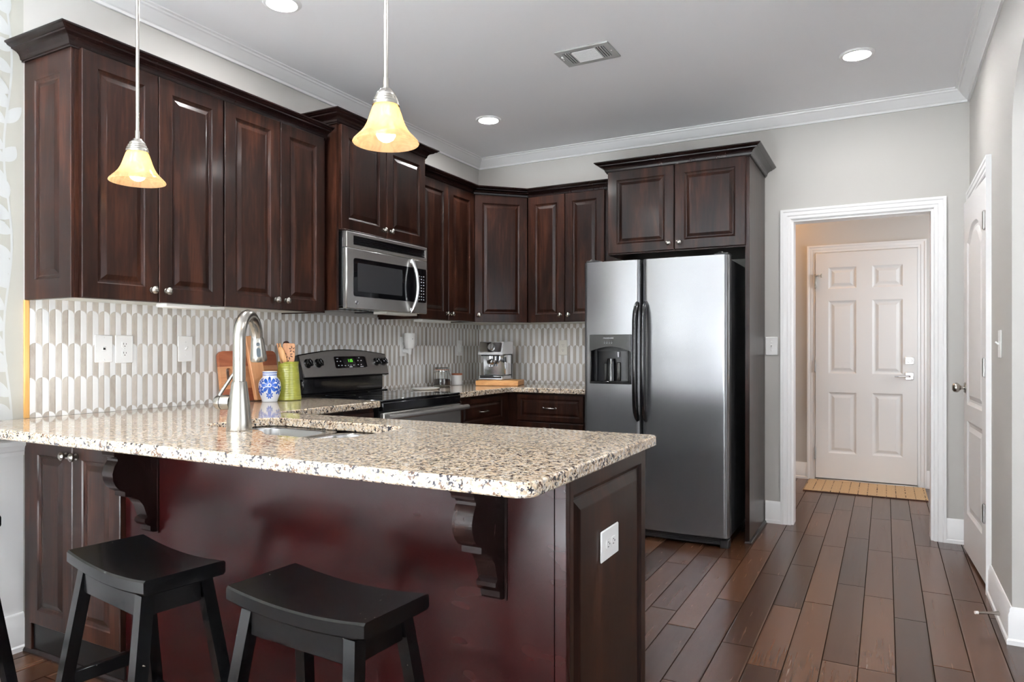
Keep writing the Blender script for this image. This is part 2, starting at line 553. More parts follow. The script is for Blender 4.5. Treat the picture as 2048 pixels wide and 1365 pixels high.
class MB:
    def __init__(s):
        s.v, s.f, s.mi = [], [], []

    def add(s, V, F, M=None, mi=0):
        b = len(s.v)
        V = [Vector(p) for p in V]
        flip = False
        if M is not None:
            V = [M @ p for p in V]
            flip = M.to_3x3().determinant() < 0
        s.v += V
        for f in F:
            g = [b + i for i in f]
            s.f.append(g[::-1] if flip else g)
            s.mi.append(mi)
        return s

    def box(s, lo, hi, bev=0.0, seg=1, M=None, mi=0):
        lo, hi = Vector(lo), Vector(hi)
        if bev <= 0:
            V = [(x, y, z) for z in (lo[2], hi[2]) for y in (lo[1], hi[1]) for x in (lo[0], hi[0])]
            return s.add(V, [(0, 2, 3, 1), (4, 5, 7, 6), (0, 1, 5, 4), (2, 6, 7, 3), (0, 4, 6, 2), (1, 3, 7, 5)], M, mi)
        bm = bmesh.new()
        bmesh.ops.create_cube(bm, size=1.0)
        for v in bm.verts:
            v.co = Vector([lo[i] + (v.co[i] + 0.5) * (hi[i] - lo[i]) for i in range(3)])
        b = min(bev, 0.49 * min(hi[i] - lo[i] for i in range(3)))
        bmesh.ops.bevel(bm, geom=bm.edges[:], offset=b, segments=seg, profile=0.5, affect='EDGES')
        bm.verts.index_update()
        s.add([v.co.copy() for v in bm.verts], [[v.index for v in f.verts] for f in bm.faces], M, mi)
        bm.free()
        return s

    def lathe(s, prof, seg=32, M=None, mi=0, a0=0.0, a1=2 * PI):
        V, F, rows = [], [], []
        full = abs(a1 - a0 - 2 * PI) < 1e-6
        n = seg if full else seg + 1
        for r, z in prof:
            if r < 1e-7:
                rows.append([len(V)] * n)
                V.append((0, 0, z))
            else:
                rows.append(list(range(len(V), len(V) + n)))
                V += [(r * math.cos(a0 + (a1 - a0) * k / seg), r * math.sin(a0 + (a1 - a0) * k / seg), z) for k in range(n)]
        for a, b in zip(rows, rows[1:]):
            for k in range(seg):
                k2 = (k + 1) % n
                q = [a[k], a[k2], b[k2], b[k]]
                q = [x for i, x in enumerate(q) if x not in q[:i]]
                if len(q) > 2:
                    F.append(q)
        return s.add(V, F, M, mi)

    def tube(s, path, r, seg=12, M=None, mi=0, cap=True, sx=1.0, up=None):
        P = [Vector(p) for p in path]
        R = r if isinstance(r, (list, tuple)) else [r] * len(P)
        V, F = [], []
        pn = None
        for i, p in enumerate(P):
            t = (P[min(i + 1, len(P) - 1)] - P[max(i - 1, 0)]).normalized()
            if pn is None:
                a = Vector(up) if up else (Vector((0, 0, 1)) if abs(t.z) < 0.9 else Vector((1, 0, 0)))
                nrm = (a - t * a.dot(t)).normalized()
            else:
                nrm = (pn - t * pn.dot(t)).normalized()
            pn = nrm
            bn = t.cross(nrm)
            for k in range(seg):
                a = 2 * PI * k / seg
                V.append(p + nrm * (R[i] * math.cos(a)) + bn * (R[i] * sx * math.sin(a)))
        for i in range(len(P) - 1):
            for k in range(seg):
                k2 = (k + 1) % seg
                F.append((i * seg + k, i * seg + k2, (i + 1) * seg + k2, (i + 1) * seg + k))
        if cap:
            F.append(list(range(seg))[::-1])
            F.append(list(range((len(P) - 1) * seg, len(P) * seg)))
        return s.add(V, F, M, mi)

    def prism(s, poly, h0, h1, M=None, mi=0):
        """poly: counter-clockwise points (u, v); extruded along the third axis from h0 to h1."""
        n = len(poly)
        V = [(u, v, h0) for u, v in poly] + [(u, v, h1) for u, v in poly]
        F = [list(range(n))[::-1], list(range(n, 2 * n))]
        F += [(i, (i + 1) % n, n + (i + 1) % n, n + i) for i in range(n)]
        return s.add(V, F, M, mi)

    def loops(s, rings, M=None, mi=0, cap0=True, cap1=True):
        """rings: lists of points, equal length, joined one to the next."""
        n = len(rings[0])
        V = [p for r in rings for p in r]
        F = []
        for i in range(len(rings) - 1):
            for k in range(n):
                k2 = (k + 1) % n
                F.append((i * n + k, i * n + k2, (i + 1) * n + k2, (i + 1) * n + k))
        if cap0:
            F.append(list(range(n))[::-1])
        if cap1:
            F.append(list(range((len(rings) - 1) * n, len(rings) * n)))
        return s.add(V, F, M, mi)

    def sweep(s, path, prof, M=None, mi=0, closed=False):
        """path: (u, v) points; prof: (offset to the left of travel, height). Mitred corners, capped ends."""
        P = [Vector(p) for p in path]
        n, k = len(P), len(prof)
        V, F = [], []
        for i in range(n):
            a = P[i] - P[i - 1] if (i > 0 or closed) else None
            b = P[(i + 1) % n] - P[i] if (i < n - 1 or closed) else None
            na = Vector((-a.y, a.x)).normalized() if a is not None else None
            nb = Vector((-b.y, b.x)).normalized() if b is not None else None
            if na is None:
                m = nb
            elif nb is None:
                m = na
            else:
                m = (na + nb).normalized()
                m = m / max(0.2, m.dot(na))
            for o, h in prof:
                q = P[i] + m * o
                V.append((q.x, q.y, h))
        for i in range(n if closed else n - 1):
            j = (i + 1) % n
            for e in range(k - 1):
                F.append((i * k + e, j * k + e, j * k + e + 1, i * k + e + 1))
        if not closed:
            F.append([e for e in range(k)])
            F.append([(n - 1) * k + e for e in range(k)][::-1])
        return s.add(V, F, M, mi)

    def paneled(s, W, H, T, panels, M, prof, edge=0.003, mi=0):
        """A slab W x H x T in the frame M whose front (third axis, at T) carries panels (u0, u1, v0, v1) shaped by prof: (inset, depth below T)."""
        e = edge
        us = sorted({e, W - e} | {p[0] for p in panels} | {p[1] for p in panels})
        vs = sorted({e, H - e} | {p[2] for p in panels} | {p[3] for p in panels})
        idx = {}
        V, F = [], []

        def vid(p):
            key = tuple(round(c, 6) for c in p)
            if key not in idx:
                idx[key] = len(V)
                V.append(p)
            return idx[key]
        for i in range(len(us) - 1):
            for j in range(len(vs) - 1):
                cu, cv = (us[i] + us[i + 1]) / 2, (vs[j] + vs[j + 1]) / 2
                if any(p[0] < cu < p[1] and p[2] < cv < p[3] for p in panels):
                    continue
                F.append([vid((us[a], vs[b], T)) for a, b in ((i, j), (i + 1, j), (i + 1, j + 1), (i, j + 1))])
        for u0, u1, v0, v1 in panels:
            prev = None
            for ins, dep in prof:
                r = [vid((u0 + ins, v0 + ins, T - dep)), vid((u1 - ins, v0 + ins, T - dep)), vid((u1 - ins, v1 - ins, T - dep)), vid((u0 + ins, v1 - ins, T - dep))]
                if prev:
                    F += [(prev[k], prev[(k + 1) % 4], r[(k + 1) % 4], r[k]) for k in range(4)]
                prev = r
            F.append(prev)
        a = [vid(p) for p in ((e, e, T), (W - e, e, T), (W - e, H - e, T), (e, H - e, T))]
        # outer rim: only its four corners are shared, long edges may carry extra points; keep a separate strip
        b = [vid(p) for p in ((0, 0, T - e), (W, 0, T - e), (W, H, T - e), (0, H, T - e))]
        c = [vid(p) for p in ((0, 0, 0), (W, 0, 0), (W, H, 0), (0, H, 0))]
        F += [(b[k], b[(k + 1) % 4], a[(k + 1) % 4], a[k]) for k in range(4)]
        F += [(c[k], c[(k + 1) % 4], b[(k + 1) % 4], b[k]) for k in range(4)]
        F.append(c[::-1])
        return s.add(V, F, M, mi)

    def plate(s, outer, holes, z0, z1, ease=0.0, M=None, mi=0):
        """Flat slab with holes: outer and holes are (u, v) loops; the top edge is eased."""
        def area(L):
            return sum(L[i][0] * L[(i + 1) % len(L)][1] - L[(i + 1) % len(L)][0] * L[i][1] for i in range(len(L)))
        outer = outer if area(outer) > 0 else outer[::-1]
        holes = [h if area(h) < 0 else h[::-1] for h in holes]

        def inset(L, d):
            R = []
            n = len(L)
            for i in range(n):
                p, a, b = Vector(L[i]), Vector(L[i - 1]), Vector(L[(i + 1) % n])
                na = Vector((-(p - a).y, (p - a).x)).normalized()
                nb = Vector((-(b - p).y, (b - p).x)).normalized()
                m = (na + nb).normalized()
                R.append(p + m * (d / max(0.3, m.dot(na))))
            return R
        bm = bmesh.new()

        def cap(lv, z):
            es = []
            rings = []
            for L in lv:
                vs = [bm.verts.new((p[0], p[1], z)) for p in L]
                rings.append(vs)
                es += [bm.edges.new((vs[i], vs[(i + 1) % len(vs)])) for i in range(len(vs))]
            bmesh.ops.triangle_fill(bm, use_beauty=True, use_dissolve=False, edges=es)
            return rings
        all_l = [outer] + holes
        top = cap([inset(L, ease) for L in all_l] if ease else all_l, z1)
        bot = cap([inset(L, ease) for L in all_l] if ease else all_l, z0)
        for L, t, b in zip(all_l, top, bot):
            n = len(L)
            if ease:
                mid1 = [bm.verts.new((p[0], p[1], z1 - ease)) for p in L]
                mid0 = [bm.verts.new((p[0], p[1], z0 + ease)) for p in L]
                chain = [b, mid0, mid1, t]
            else:
                chain = [b, t]
            for c0, c1 in zip(chain, chain[1:]):
                for i in range(n):
                    bm.faces.new((c0[i], c0[(i + 1) % n], c1[(i + 1) % n], c1[i]))
        bmesh.ops.recalc_face_normals(bm, faces=bm.faces[:])
        bm.verts.index_update()
        s.add([v.co.copy() for v in bm.verts], [[v.index for v in f.verts] for f in bm.faces], M, mi)
        bm.free()
        return s


def link(o, parent, wm):
    COL.objects.link(o)
    if parent is not None:
        o.parent = parent
        o.matrix_local = WM[parent.name].inverted() @ wm
    else:
        o.matrix_world = wm
    WM[o.name] = wm
    return o


def obj(name, mb, mats, parent=None, at=None, angle=38, fix=True, label=None):
    """One mesh object; mb's points are world points unless `at` gives the matrix they are local to."""
    mats = mats if isinstance(mats, (list, tuple)) else [mats]
    wm = at if at is not None else (WM[parent.name].copy() if parent is not None else Matrix.Identity(4))
    V = mb.v
    if at is None:
        inv = wm.inverted()
        V = [inv @ p for p in V]
    me = bpy.data.meshes.new(name)
    me.from_pydata([tuple(p) for p in V], [], mb.f)
    for m in mats:
        me.materials.append(MAT[m])
    me.polygons.foreach_set('material_index', mb.mi)
    me.polygons.foreach_set('use_smooth', [True] * len(me.polygons))
    if fix:
        bm = bmesh.new()
        bm.from_mesh(me)
        bmesh.ops.recalc_face_normals(bm, faces=bm.faces[:])
        bm.to_mesh(me)
        bm.free()
    me.set_sharp_from_angle(angle=math.radians(angle))
    me.update()
    o = bpy.data.objects.new(name, me)
    if label:
        o['label'] = label
    return link(o, parent, wm)


def share(src, name, parent, wm):
    o = bpy.data.objects.new(name, src.data)
    return link(o, parent, wm)


def tag(o, label, cat, group=None):
    o['label'] = label
    o['category'] = cat
    if group:
        o['group'] = group
    return o


def thing(name, label, cat, loc=(0, 0, 0), group=None, rotz=0.0):
    o = bpy.data.objects.new(name, None)
    o.empty_display_size = 0.05
    link(o, None, Matrix.Translation(loc) @ Matrix.Rotation(rotz, 4, 'Z'))
    return tag(o, label, cat, group)


def struct(name, mb, mats, label=None, angle=38):
    o = obj(name, mb, mats, angle=angle)
    o['kind'] = 'structure'
    if label:
        o['label'] = label
    return o


def copy_thing(root, wm, label, group=None):
    r = root.copy()
    COL.objects.link(r)
    r.matrix_world = wm
    WM[r.name] = wm
    r['label'] = label
    if group:
        r['group'] = group

    def rec(src, dst):
        for ch in list(src.children):
            c = ch.copy()
            COL.objects.link(c)
            c.parent = dst
            rec(ch, c)
    rec(root, r)
    return r


def text_mesh(body, size, M, mi=0, ext=0.0002, align='CENTER'):
    cu = bpy.data.curves.new('lettering_curve', 'FONT')
    cu.body = body
    cu.size = size
    cu.extrude = ext
    cu.align_x = align
    cu.align_y = 'CENTER'
    t = bpy.data.objects.new('lettering_curve', cu)
    me = bpy.data.meshes.new_from_object(t)
    mb = MB().add([v.co.copy() for v in me.vertices], [list(p.vertices) for p in me.polygons], M, mi)
    bpy.data.objects.remove(t)
    bpy.data.curves.remove(cu)
    bpy.data.meshes.remove(me)
    return mb


def arc(cx, cy, r, a0, a1, n, ry=None):
    ry = r if ry is None else ry
    return [(cx + r * math.cos(math.radians(a0 + (a1 - a0) * i / n)), cy + ry * math.sin(math.radians(a0 + (a1 - a0) * i / n))) for i in range(n + 1)]


def rrect(x0, y0, x1, y1, r, n=5):
    return (arc(x1 - r, y0 + r, r, -90, 0, n) + arc(x1 - r, y1 - r, r, 0, 90, n) + arc(x0 + r, y1 - r, r, 90, 180, n) + arc(x0 + r, y0 + r, r, 180, 270, n))


RAISED = [(0, 0), (0.004, 0.004), (0.012, 0.0075), (0.017, 0.0075), (0.034, 0.001), (0.037, 0.0005)]
DRAWER = [(0, 0), (0.003, 0.004), (0.009, 0.007), (0.013, 0.007), (0.024, 0.001), (0.026, 0.0005)]
COLONIAL = [(0, 0), (0.010, 0.006), (0.018, 0.009), (0.026, 0.009), (0.048, 0.002), (0.050, 0.002)]
UPZ = (0, 0, 1)

# ------------------------------------------------------------------ the room
ZC = 2.71          # ceiling
XR = 3.394         # wall with the pantry door
YR = -8.40         # rear wall, behind the camera
OP0, OP1, OPH = 2.404, 3.21, 2.017        # cased opening to the hall
PD0, PD1, PDH = -0.905, -0.11, 2.02       # pantry doorway (Y range)

struct('floor', MB().box((-0.12, YR - 0.12, -0.06), (6.52, 1.94, 0)), 'floor')
MAT['bounce_carpet'] = paint('pale_bounce_carpet', (0.78, 0.80, 0.82), 0.95, 0.05)
struct('floor_bounce', MB().box((0.02, YR, 0.0002), (6.40, -5.75, 0.010)), 'bounce_carpet')  # unseen pale floor added to bounce sunlight up to the ceiling
struct('ceiling', MB().box((-0.12, YR - 0.12, ZC), (6.52, 1.94, ZC + 0.08)), 'ceiling')

# left wall: painted behind the cabinets, papered towards the dining side, white wainscot below the chair rail
w = MB()
w.box((-0.12, -3.445, 0), (0, 0.12, ZC), mi=0)
for a, b, c, d, m in ((YR, -3.445, 0, 0.80, 2), (YR, -7.9, 0.80, ZC, 1), (-5.4, -3.445, 0.80, ZC, 1), (-7.9, -5.4, 0.80, 0.801, 1), (-7.9, -5.4, 2.2, ZC, 1)):
    w.box((-0.12, a, c), (0, b, d), mi=m)
rl = random.Random(3)
lift = [0.0006]


def leaf(cy, cz, ang, L, Wd):
    pts = []
    for i in range(9):
        t = i / 8
        pts.append((t * L, Wd * math.sin(PI * t) ** 0.8 * (1 - 0.25 * t)))
    pts += [(t[0], -t[1]) for t in pts[-2:0:-1]]
    ca, sa = math.cos(ang), math.sin(ang)
    lift[0] += 0.00003
    return [(lift[0], cy + p[0] * ca - p[1] * sa, cz + p[0] * sa + p[1] * ca) for p in pts]


for col, y0 in enumerate((-3.50, -3.64, -3.80, -3.94)):
    z = 0.84 + 0.07 * col
    while z < 2.58:
        for sgn in (-1, 1):
            L = rl.uniform(0.075, 0.14)
            ang = PI / 2 + sgn * rl.uniform(0.5, 1.15)
            V = leaf(y0 + 0.014 * math.sin(z * 9), z + rl.uniform(-0.01, 0.02), ang, L, L * rl.uniform(0.22, 0.38))
            if max(v[1] for v in V) < -3.450 and max(v[2] for v in V) < 2.62:
                w.add(V, [list(range(len(V)))], mi=3)
        z += rl.uniform(0.055, 0.085)
    st = [(y0 + 0.014 * math.sin(zz * 9), zz) for zz in [0.83 + 0.06 * k for k in range(30)]]
    V = [(0.0005, y - 0.004, zz) for y, zz in st] + [(0.0005, y + 0.004, zz) for y, zz in st[::-1]]
    w.add(V, [[i, i + 1, 58 - i, 59 - i] for i in range(29)], mi=3)
struct('wall_left', w, ['wall', 'wallpaper', 'trim', 'leaf'])

# back wall with the cased opening
w = MB()
w.box((0, 0, 0), (OP0, 0.12, ZC)).box((OP1, 0, 0), (4.2, 0.12, ZC)).box((OP0, 0, OPH), (OP1, 0.12, ZC))
struct('wall_back', w, 'wall')

# right wall: pantry doorway, then an arched opening to the foyer
AR0, AR1 = -1.575, -4.55
out = [(0, 0), (0, ZC), (YR, ZC), (YR, 0), (AR1, 0), (AR1, 2.037)]
out += [(AR1 + 0.55 * (1 - math.cos(a)), 2.037 + 0.30 * math.sin(a)) for a in [PI / 2 * i / 10 for i in range(1, 11)]]
out += [(AR0 - 0.55 * (1 - math.cos(a)), 2.037 + 0.30 * math.sin(a)) for a in [PI / 2 * i / 10 for i in range(10, 0, -1)]]
out += [(AR0, 2.037), (AR0, 0), (PD0, 0), (PD0, PDH), (PD1, PDH), (PD1, 0)]
struct('wall_right', MB().prism(out, 0, 0.13, fr((XR, 0, 0), (0, 1, 0), (0, 0, 1))), 'wall')

# rear wall, side window, foyer and hall walls
w = MB()
w.box((-0.12, YR - 0.12, 0), (0.25, YR, ZC)).box((3.15, YR - 0.12, 0), (6.52, YR, ZC)).box((0.25, YR - 0.12, 0), (3.15, YR, 0.75)).box((0.25, YR - 0.12, 2.25), (3.15, YR, ZC))
struct('wall_rear', w, 'wall')
w = MB()
w.box((6.40, -6.2, 0), (6.52, -5.3, ZC)).box((6.40, -1.9, 0), (6.52, 0.0, ZC)).box((6.40, -5.3, 0), (6.52, -1.9, 0.5)).box((6.40, -5.3, 2.3), (6.52, -1.9, ZC))
w.box((XR + 0.13, -6.32, 0), (6.52, -6.2, ZC)).box((4.2, 0.0, 0), (6.52, 0.12, ZC))
struct('wall_foyer', w, 'wall')
w = MB().box((XR + 0.13, -1.02, 0), (4.32, -0.92, ZC)).box((4.2, -0.92, 0), (4.32, 0.0, ZC))
struct('wall_pantry', w, 'wall')
w = MB().box((0.7, 1.82, 0), (4.32, 1.94, ZC)).box((0.7, 0.12, 0), (0.82, 1.82, ZC)).box((4.2, 0.12, 0), (4.32, 0.55, ZC)).box((4.2, 1.45, 0), (4.32, 1.82, ZC)).box((4.2, 0.55, 0), (4.32, 1.45, 0.95)).box((4.2, 0.55, 2.05), (4.32, 1.45, ZC))
struct('wall_hall', w, 'wall_warm')


def window_frame(name, M, w_, h_, nx):
    mb = MB()
    t = 0.05
    mb.box((0, 0, -0.05), (t, h_, 0.03), M=M).box((w_ - t, 0, -0.05), (w_, h_, 0.03), M=M)
    mb.box((t, 0, -0.05), (w_ - t, t, 0.03), M=M).box((t, h_ - t, -0.05), (w_ - t, h_, 0.03), M=M)
    for i in range(1, nx):
        x = w_ * i / nx
        mb.box((x - 0.025, t, -0.03), (x + 0.025, h_ - t, 0.02), M=M)
    mb.box((t, h_ * 0.5 - 0.02, -0.03), (w_ - t, h_ * 0.5 + 0.02, 0.02), M=M)
    return struct(name, mb, 'trim')


window_frame('window_1', fr((0.25, YR - 0.0, 0.75), (1, 0, 0), (0, 0, 1), (0, 1, 0)), 2.9, 1.5, 3)
window_frame('window_2', fr((0.0, -7.9, 0.80), (0, 1, 0), (0, 0, 1)), 2.5, 1.4, 3)
window_frame('added_window_3', fr((6.40, -5.3, 0.5), (0, 1, 0), (0, 0, 1), (-1, 0, 0)), 3.4, 1.8, 3)  # unseen window added to carry the foyer fill light
window_frame('added_window_4', fr((4.2, 0.55, 0.95), (0, 1, 0), (0, 0, 1), (-1, 0, 0)), 0.9, 1.1, 1)  # made-up window frame around the hall fill light

# crown moulding round the kitchen
CROWN = [(0, 2.634), (0.012, 2.634), (0.013, 2.646), (0.022, 2.651), (0.040, 2.668), (0.056, 2.690), (0.064, 2.694), (0.066, 2.702), (0.080, 2.704), (0.080, ZC), (0, ZC)]
struct('trim_1', MB().sweep([(XR, YR), (XR, 0), (0, 0), (0, YR)], CROWN), 'trim', angle=14)
# baseboards
BASE = [(0, 0), (0.020, 0), (0.020, 0.018), (0.014, 0.024), (0.014, 0.118), (0.009, 0.128), (0.009, 0.138), (0.004, 0.146), (0, 0.146)]
struct('baseboard_back', MB().sweep([(OP0 - 0.066, 0), (2.243, 0)], BASE).sweep([(XR, -0.0), (OP1 + 0.066, 0)], BASE), 'trim')
struct('baseboard_right', MB().sweep([(XR + 0.13, AR0), (XR, AR0), (XR, PD0 - 0.066)], [(o, h * 1.0) for o, h in BASE]), 'trim')
struct('baseboard_left', MB().sweep([(0, -3.446), (0, YR)], BASE), 'trim')
struct('baseboard_hall', MB().sweep([(2.335, 1.82), (0.82, 1.82)], BASE).sweep([(4.2, 1.82), (3.256, 1.82)], BASE), 'trim')
# chair rail on the papered wall
RAIL = [(0, 0.755), (0.010, 0.755), (0.012, 0.770), (0.022, 0.776), (0.026, 0.790), (0.032, 0.796), (0.032, 0.812), (0.026, 0.818), (0.0, 0.822)]
struct('trim_2', MB().sweep([(0, -3.447), (0, -3.95)], RAIL), 'trim')

CASE = [(0, 0), (0, 0.010), (0.006, 0.014), (0.020, 0.014), (0.026, 0.018), (0.046, 0.018), (0.052, 0.022), (0.066, 0.022), (0.066, 0)]


def casing(name, M, w_, h_):
    mb = MB().sweep([(0, 0), (0, h_), (w_, h_), (w_, 0)], CASE, M=M)
    return mb


mb = casing('c', fr((OP0, 0, 0), (1, 0, 0), (0, 0, 1), (0, -1, 0)), OP1 - OP0, OPH)
mb.box((OP0, 0.0, 0), (OP0 + 0.014, 0.12, OPH)).box((OP1 - 0.014, 0.0, 0), (OP1, 0.12, OPH)).box((OP0 + 0.014, 0.0, OPH - 0.014), (OP1 - 0.014, 0.12, OPH))
struct('trim_3', mb, 'trim', angle=14)
mb = casing('c', fr((2.401, 1.82, 0), (1, 0, 0), (0, 0, 1), (0, -1, 0)), 0.788, 2.012)
struct('trim_4', mb, 'trim', angle=14)
mb = casing('c', fr((XR, PD1, 0), (0, -1, 0), (0, 0, 1), (-1, 0, 0)), PD1 - PD0, PDH)
mb.box((XR, PD0, 0), (XR + 0.13, PD0 + 0.018, PDH)).box((XR, PD1 - 0.018, 0), (XR + 0.13, PD1, PDH)).box((XR, PD0 + 0.018, PDH - 0.018), (XR + 0.13, PD1 - 0.018, PDH))
struct('trim_5', mb, 'trim', angle=14)
# raw wood strip that ends the tile, next to the wallpaper
struct('trim_6', MB().box((0.0, -3.446, 0.8962), (0.010, -3.427, 1.357), 0.0015), 'raw_wood')

# hall entrance door: six panels
D = thing('door_2', 'white six-panel entrance door at the end of the hall', 'door', (2.405, 1.80, 0.02))
D['kind'] = 'structure'
M = fr((2.405, 1.818, 0.022), (1, 0, 0), (0, 0, 1), (0, -1, 0))
pan = []
for u0, u1 in ((0.105, 0.325), (0.448, 0.676)):
    for v0, v1 in ((0.225, 0.760), (0.925, 1.562), (1.668, 1.855)):
        pan.append((u0, u1, v0, v1))
obj('door_leaf', MB().paneled(0.782, 1.986, 0.026, pan, M, COLONIAL, 0.002), 'door', D, angle=8)
for z in (0.24, 1.01, 1.77):
    obj('hinge', MB().box((2.396, 1.785, z - 0.055), (2.408, 1.793, z + 0.055), 0.002), 'hinge', D)
obj('swing_bar_lock', MB().box((2.398, 1.778, 1.70), (2.412, 1.792, 1.815), 0.002).box((2.41, 1.770, 1.805), (2.455, 1.778, 1.818), 0.002).tube([(2.455, 1.774, 1.79), (2.455, 1.774, 1.825)], 0.006), 'nickel', D)
dk = MB().box((3.098, 1.784, 1.032), (3.164, 1.793, 1.094), 0.003).lathe([(0, 0.022), (0.016, 0.022), (0.020, 0.0)], 20, fr((3.131, 1.784, 1.063), (1, 0, 0), (0, 0, 1), (0, -1, 0))).box((3.126, 1.755, 1.050), (3.136, 1.765, 1.078), 0.002)
obj('deadbolt', dk, 'chrome', D)
hb = MB().box((3.100, 1.784, 0.902), (3.162, 1.793, 0.964), 0.003).tube([(3.131, 1.785, 0.933), (3.131, 1.745, 0.933)], 0.010).tube([(3.136, 1.745, 0.933), (3.09, 1.743, 0.932), (3.02, 1.748, 0.928)], [0.009, 0.008, 0.006], 10)
obj('lever_handle', hb, 'chrome', D)
struct('threshold_plate', MB().box((2.401, 1.76, 0), (3.189, 1.82, 0.018), 0.004), 'hinge').name = 'trim_7'

# pantry door, a little open
D = thing('door_1', 'white two-panel pantry door standing slightly open', 'door', (3.388, -0.862, 0.0))
D['kind'] = 'structure'
hd = Vector((3.3835, -0.868, 0.018))
du = Vector((3.352 - 3.3835, -0.150 + 0.868, 0)).normalized()
DW, DH, DT = 0.715, 1.985, 0.034
nrm = Vector((0, 0, 1)).cross(du)          # towards the kitchen (-X)
M = fr(hd - nrm * DT, du, (0, 0, 1), nrm)
mb = MB()
mb.box((0, 0, 0), (DW, DH, DT - 0.011), 0.001, M=M)


def arch_loop(u0, u1, v0, v1, rise, ins, n=12):
    a = [(u0 + ins, v0 + ins), (u1 - ins, v0 + ins)]
    for i in range(n + 1):
        t = i / n
        u = (u1 - ins) + (u0 - u1 + 2 * ins) * t
        s_ = math.sin(PI * t)
        a.append((u, v1 - ins + rise * (3 * s_ ** 2 - 2 * s_ ** 3)))
    return a


# front skin with two panels (upper one arched)
pans = [(0.115, DW - 0.115, 0.22, 0.745, 0.0), (0.115, DW - 0.115, 0.835, 1.745, 0.085)]
us = [0, 0.115, DW - 0.115, DW]
T = DT
mb.box((0, 0, T - 0.0112), (0.115, DH, T), M=M).box((DW - 0.115, 0, T - 0.0112), (DW, DH, T), M=M)
mb.box((0.115, 0, T - 0.0112), (DW - 0.115, 0.22, T), M=M).box((0.115, 0.745, T - 0.0112), (DW - 0.115, 0.835, T), M=M)
top = arch_loop(0.115, DW - 0.115, 0.835, 1.745, 0.085, 0)[2:]
mb.prism([(0.115, DH), ] + top[::-1] + [(DW - 0.115, DH)], T - 0.0112, T, M=M)
for u0, u1, v0, v1, rise in pans:
    rings = []
    for ins, dep in ((0.0, 0.0), (0.010, 0.007), (0.018, 0.0105), (0.030, 0.0105), (0.055, 0.002)):
        rings.append([(p[0], p[1], T - dep) for p in arch_loop(u0, u1, v0, v1, rise, ins)])
    mb.loops(rings, M=M, cap0=False)
obj('door_leaf', mb, 'door', D, angle=10)
for z in (0.366, 1.075, 1.79):
    mb = MB().tube([(3.374, -0.874, z - 0.043), (3.374, -0.874, z + 0.043)], 0.0075, 10).box((3.3745, -0.905, z - 0.043), (3.377, -0.875, z + 0.043)).tube([(3.374, -0.874, z - 0.048), (3.374, -0.874, z + 0.048)], 0.004, 8)
    obj('hinge', mb, 'hinge', D)
KN = [(0, 0.066), (0.014, 0.065), (0.024, 0.058), (0.0285, 0.047), (0.026, 0.036), (0.017, 0.027), (0.011, 0.022), (0.0105, 0.008), (0.026, 0.007), (0.031, 0.003), (0.031, 0.0)]
kp = M @ Vector((DW - 0.062, 0.925, DT))
obj('door_knob', MB().lathe(KN, 28, fr(kp, du, (0, 0, 1), nrm)), 'nickel', D)

# spring door stop on the baseboard by the arch
D = thing('door_stop', 'thin metal spring door stop sticking out of the white baseboard', 'door stop', (3.374, -1.40, 0.062))
obj('spring', MB().tube([(3.370, -1.415, 0.062), (3.355, -1.42, 0.062), (3.34, -1.425, 0.062), (3.295, -1.443, 0.061)], [0.010, 0.0065, 0.0055, 0.0055], 12), 'nickel', D)
obj('rubber_tip', MB().tube([(3.295, -1.443, 0.061), (3.283, -1.448, 0.061)], 0.0065, 12), 'white_plastic', D)

# tile between counter and wall cabinets
o = struct('wall_backsplash', MB().box((0.0, -3.4265, 0.8962), (0.0075, -0.0005, 1.366)), 'tile_left')
o['label'] = 'scalloped beige and white tile splashback along the range wall'
o.name = 'wall_backsplash_left'
o = struct('wall_backsplash_back', MB().box((0.0076, -0.0075, 0.8962), (1.26, 0.0, 1.366)), 'tile_back')
o['label'] = 'scalloped beige and white tile splashback behind the coffee machine'

# ------------------------------------------------------------------ cabinets
KNOB = [(0, 0.031), (0.006, 0.0308), (0.0105, 0.029), (0.0115, 0.0275), (0.0150, 0.0255), (0.0162, 0.022), (0.0150, 0.0185), (0.0105, 0.0165), (0.0062, 0.0145), (0.0058, 0.0075), (0.0085, 0.0055), (0.0118, 0.0045), (0.0122, 0.0015), (0.0115, 0.0)]
knob_mesh = None


def add_knob(parent, p, N):
    global knob_mesh
    z = Vector(N).normalized()
    U = Vector((0, 0, 1)).cross(z)
    M = fr(p, U, (0, 0, 1), z)
    if knob_mesh is None:
        knob_mesh = obj('knob', MB().lathe(KNOB, 24), 'nickel', parent, at=M)
        return knob_mesh
    return share(knob_mesh, 'knob', parent, M)


def cab_door(parent, M, W, H, knob=None, frame=0.058, prof=RAISED, T=0.021, mat='cab', name='door'):
    d = obj(name, MB().paneled(W, H, T, [(frame, W - frame, frame, H - frame)], M, prof), mat, parent, angle=9)
    if knob:
        N = M.to_3x3() @ Vector((0, 0, 1))
        add_knob(d, M @ Vector((knob[0], knob[1], T)), N)
    return d


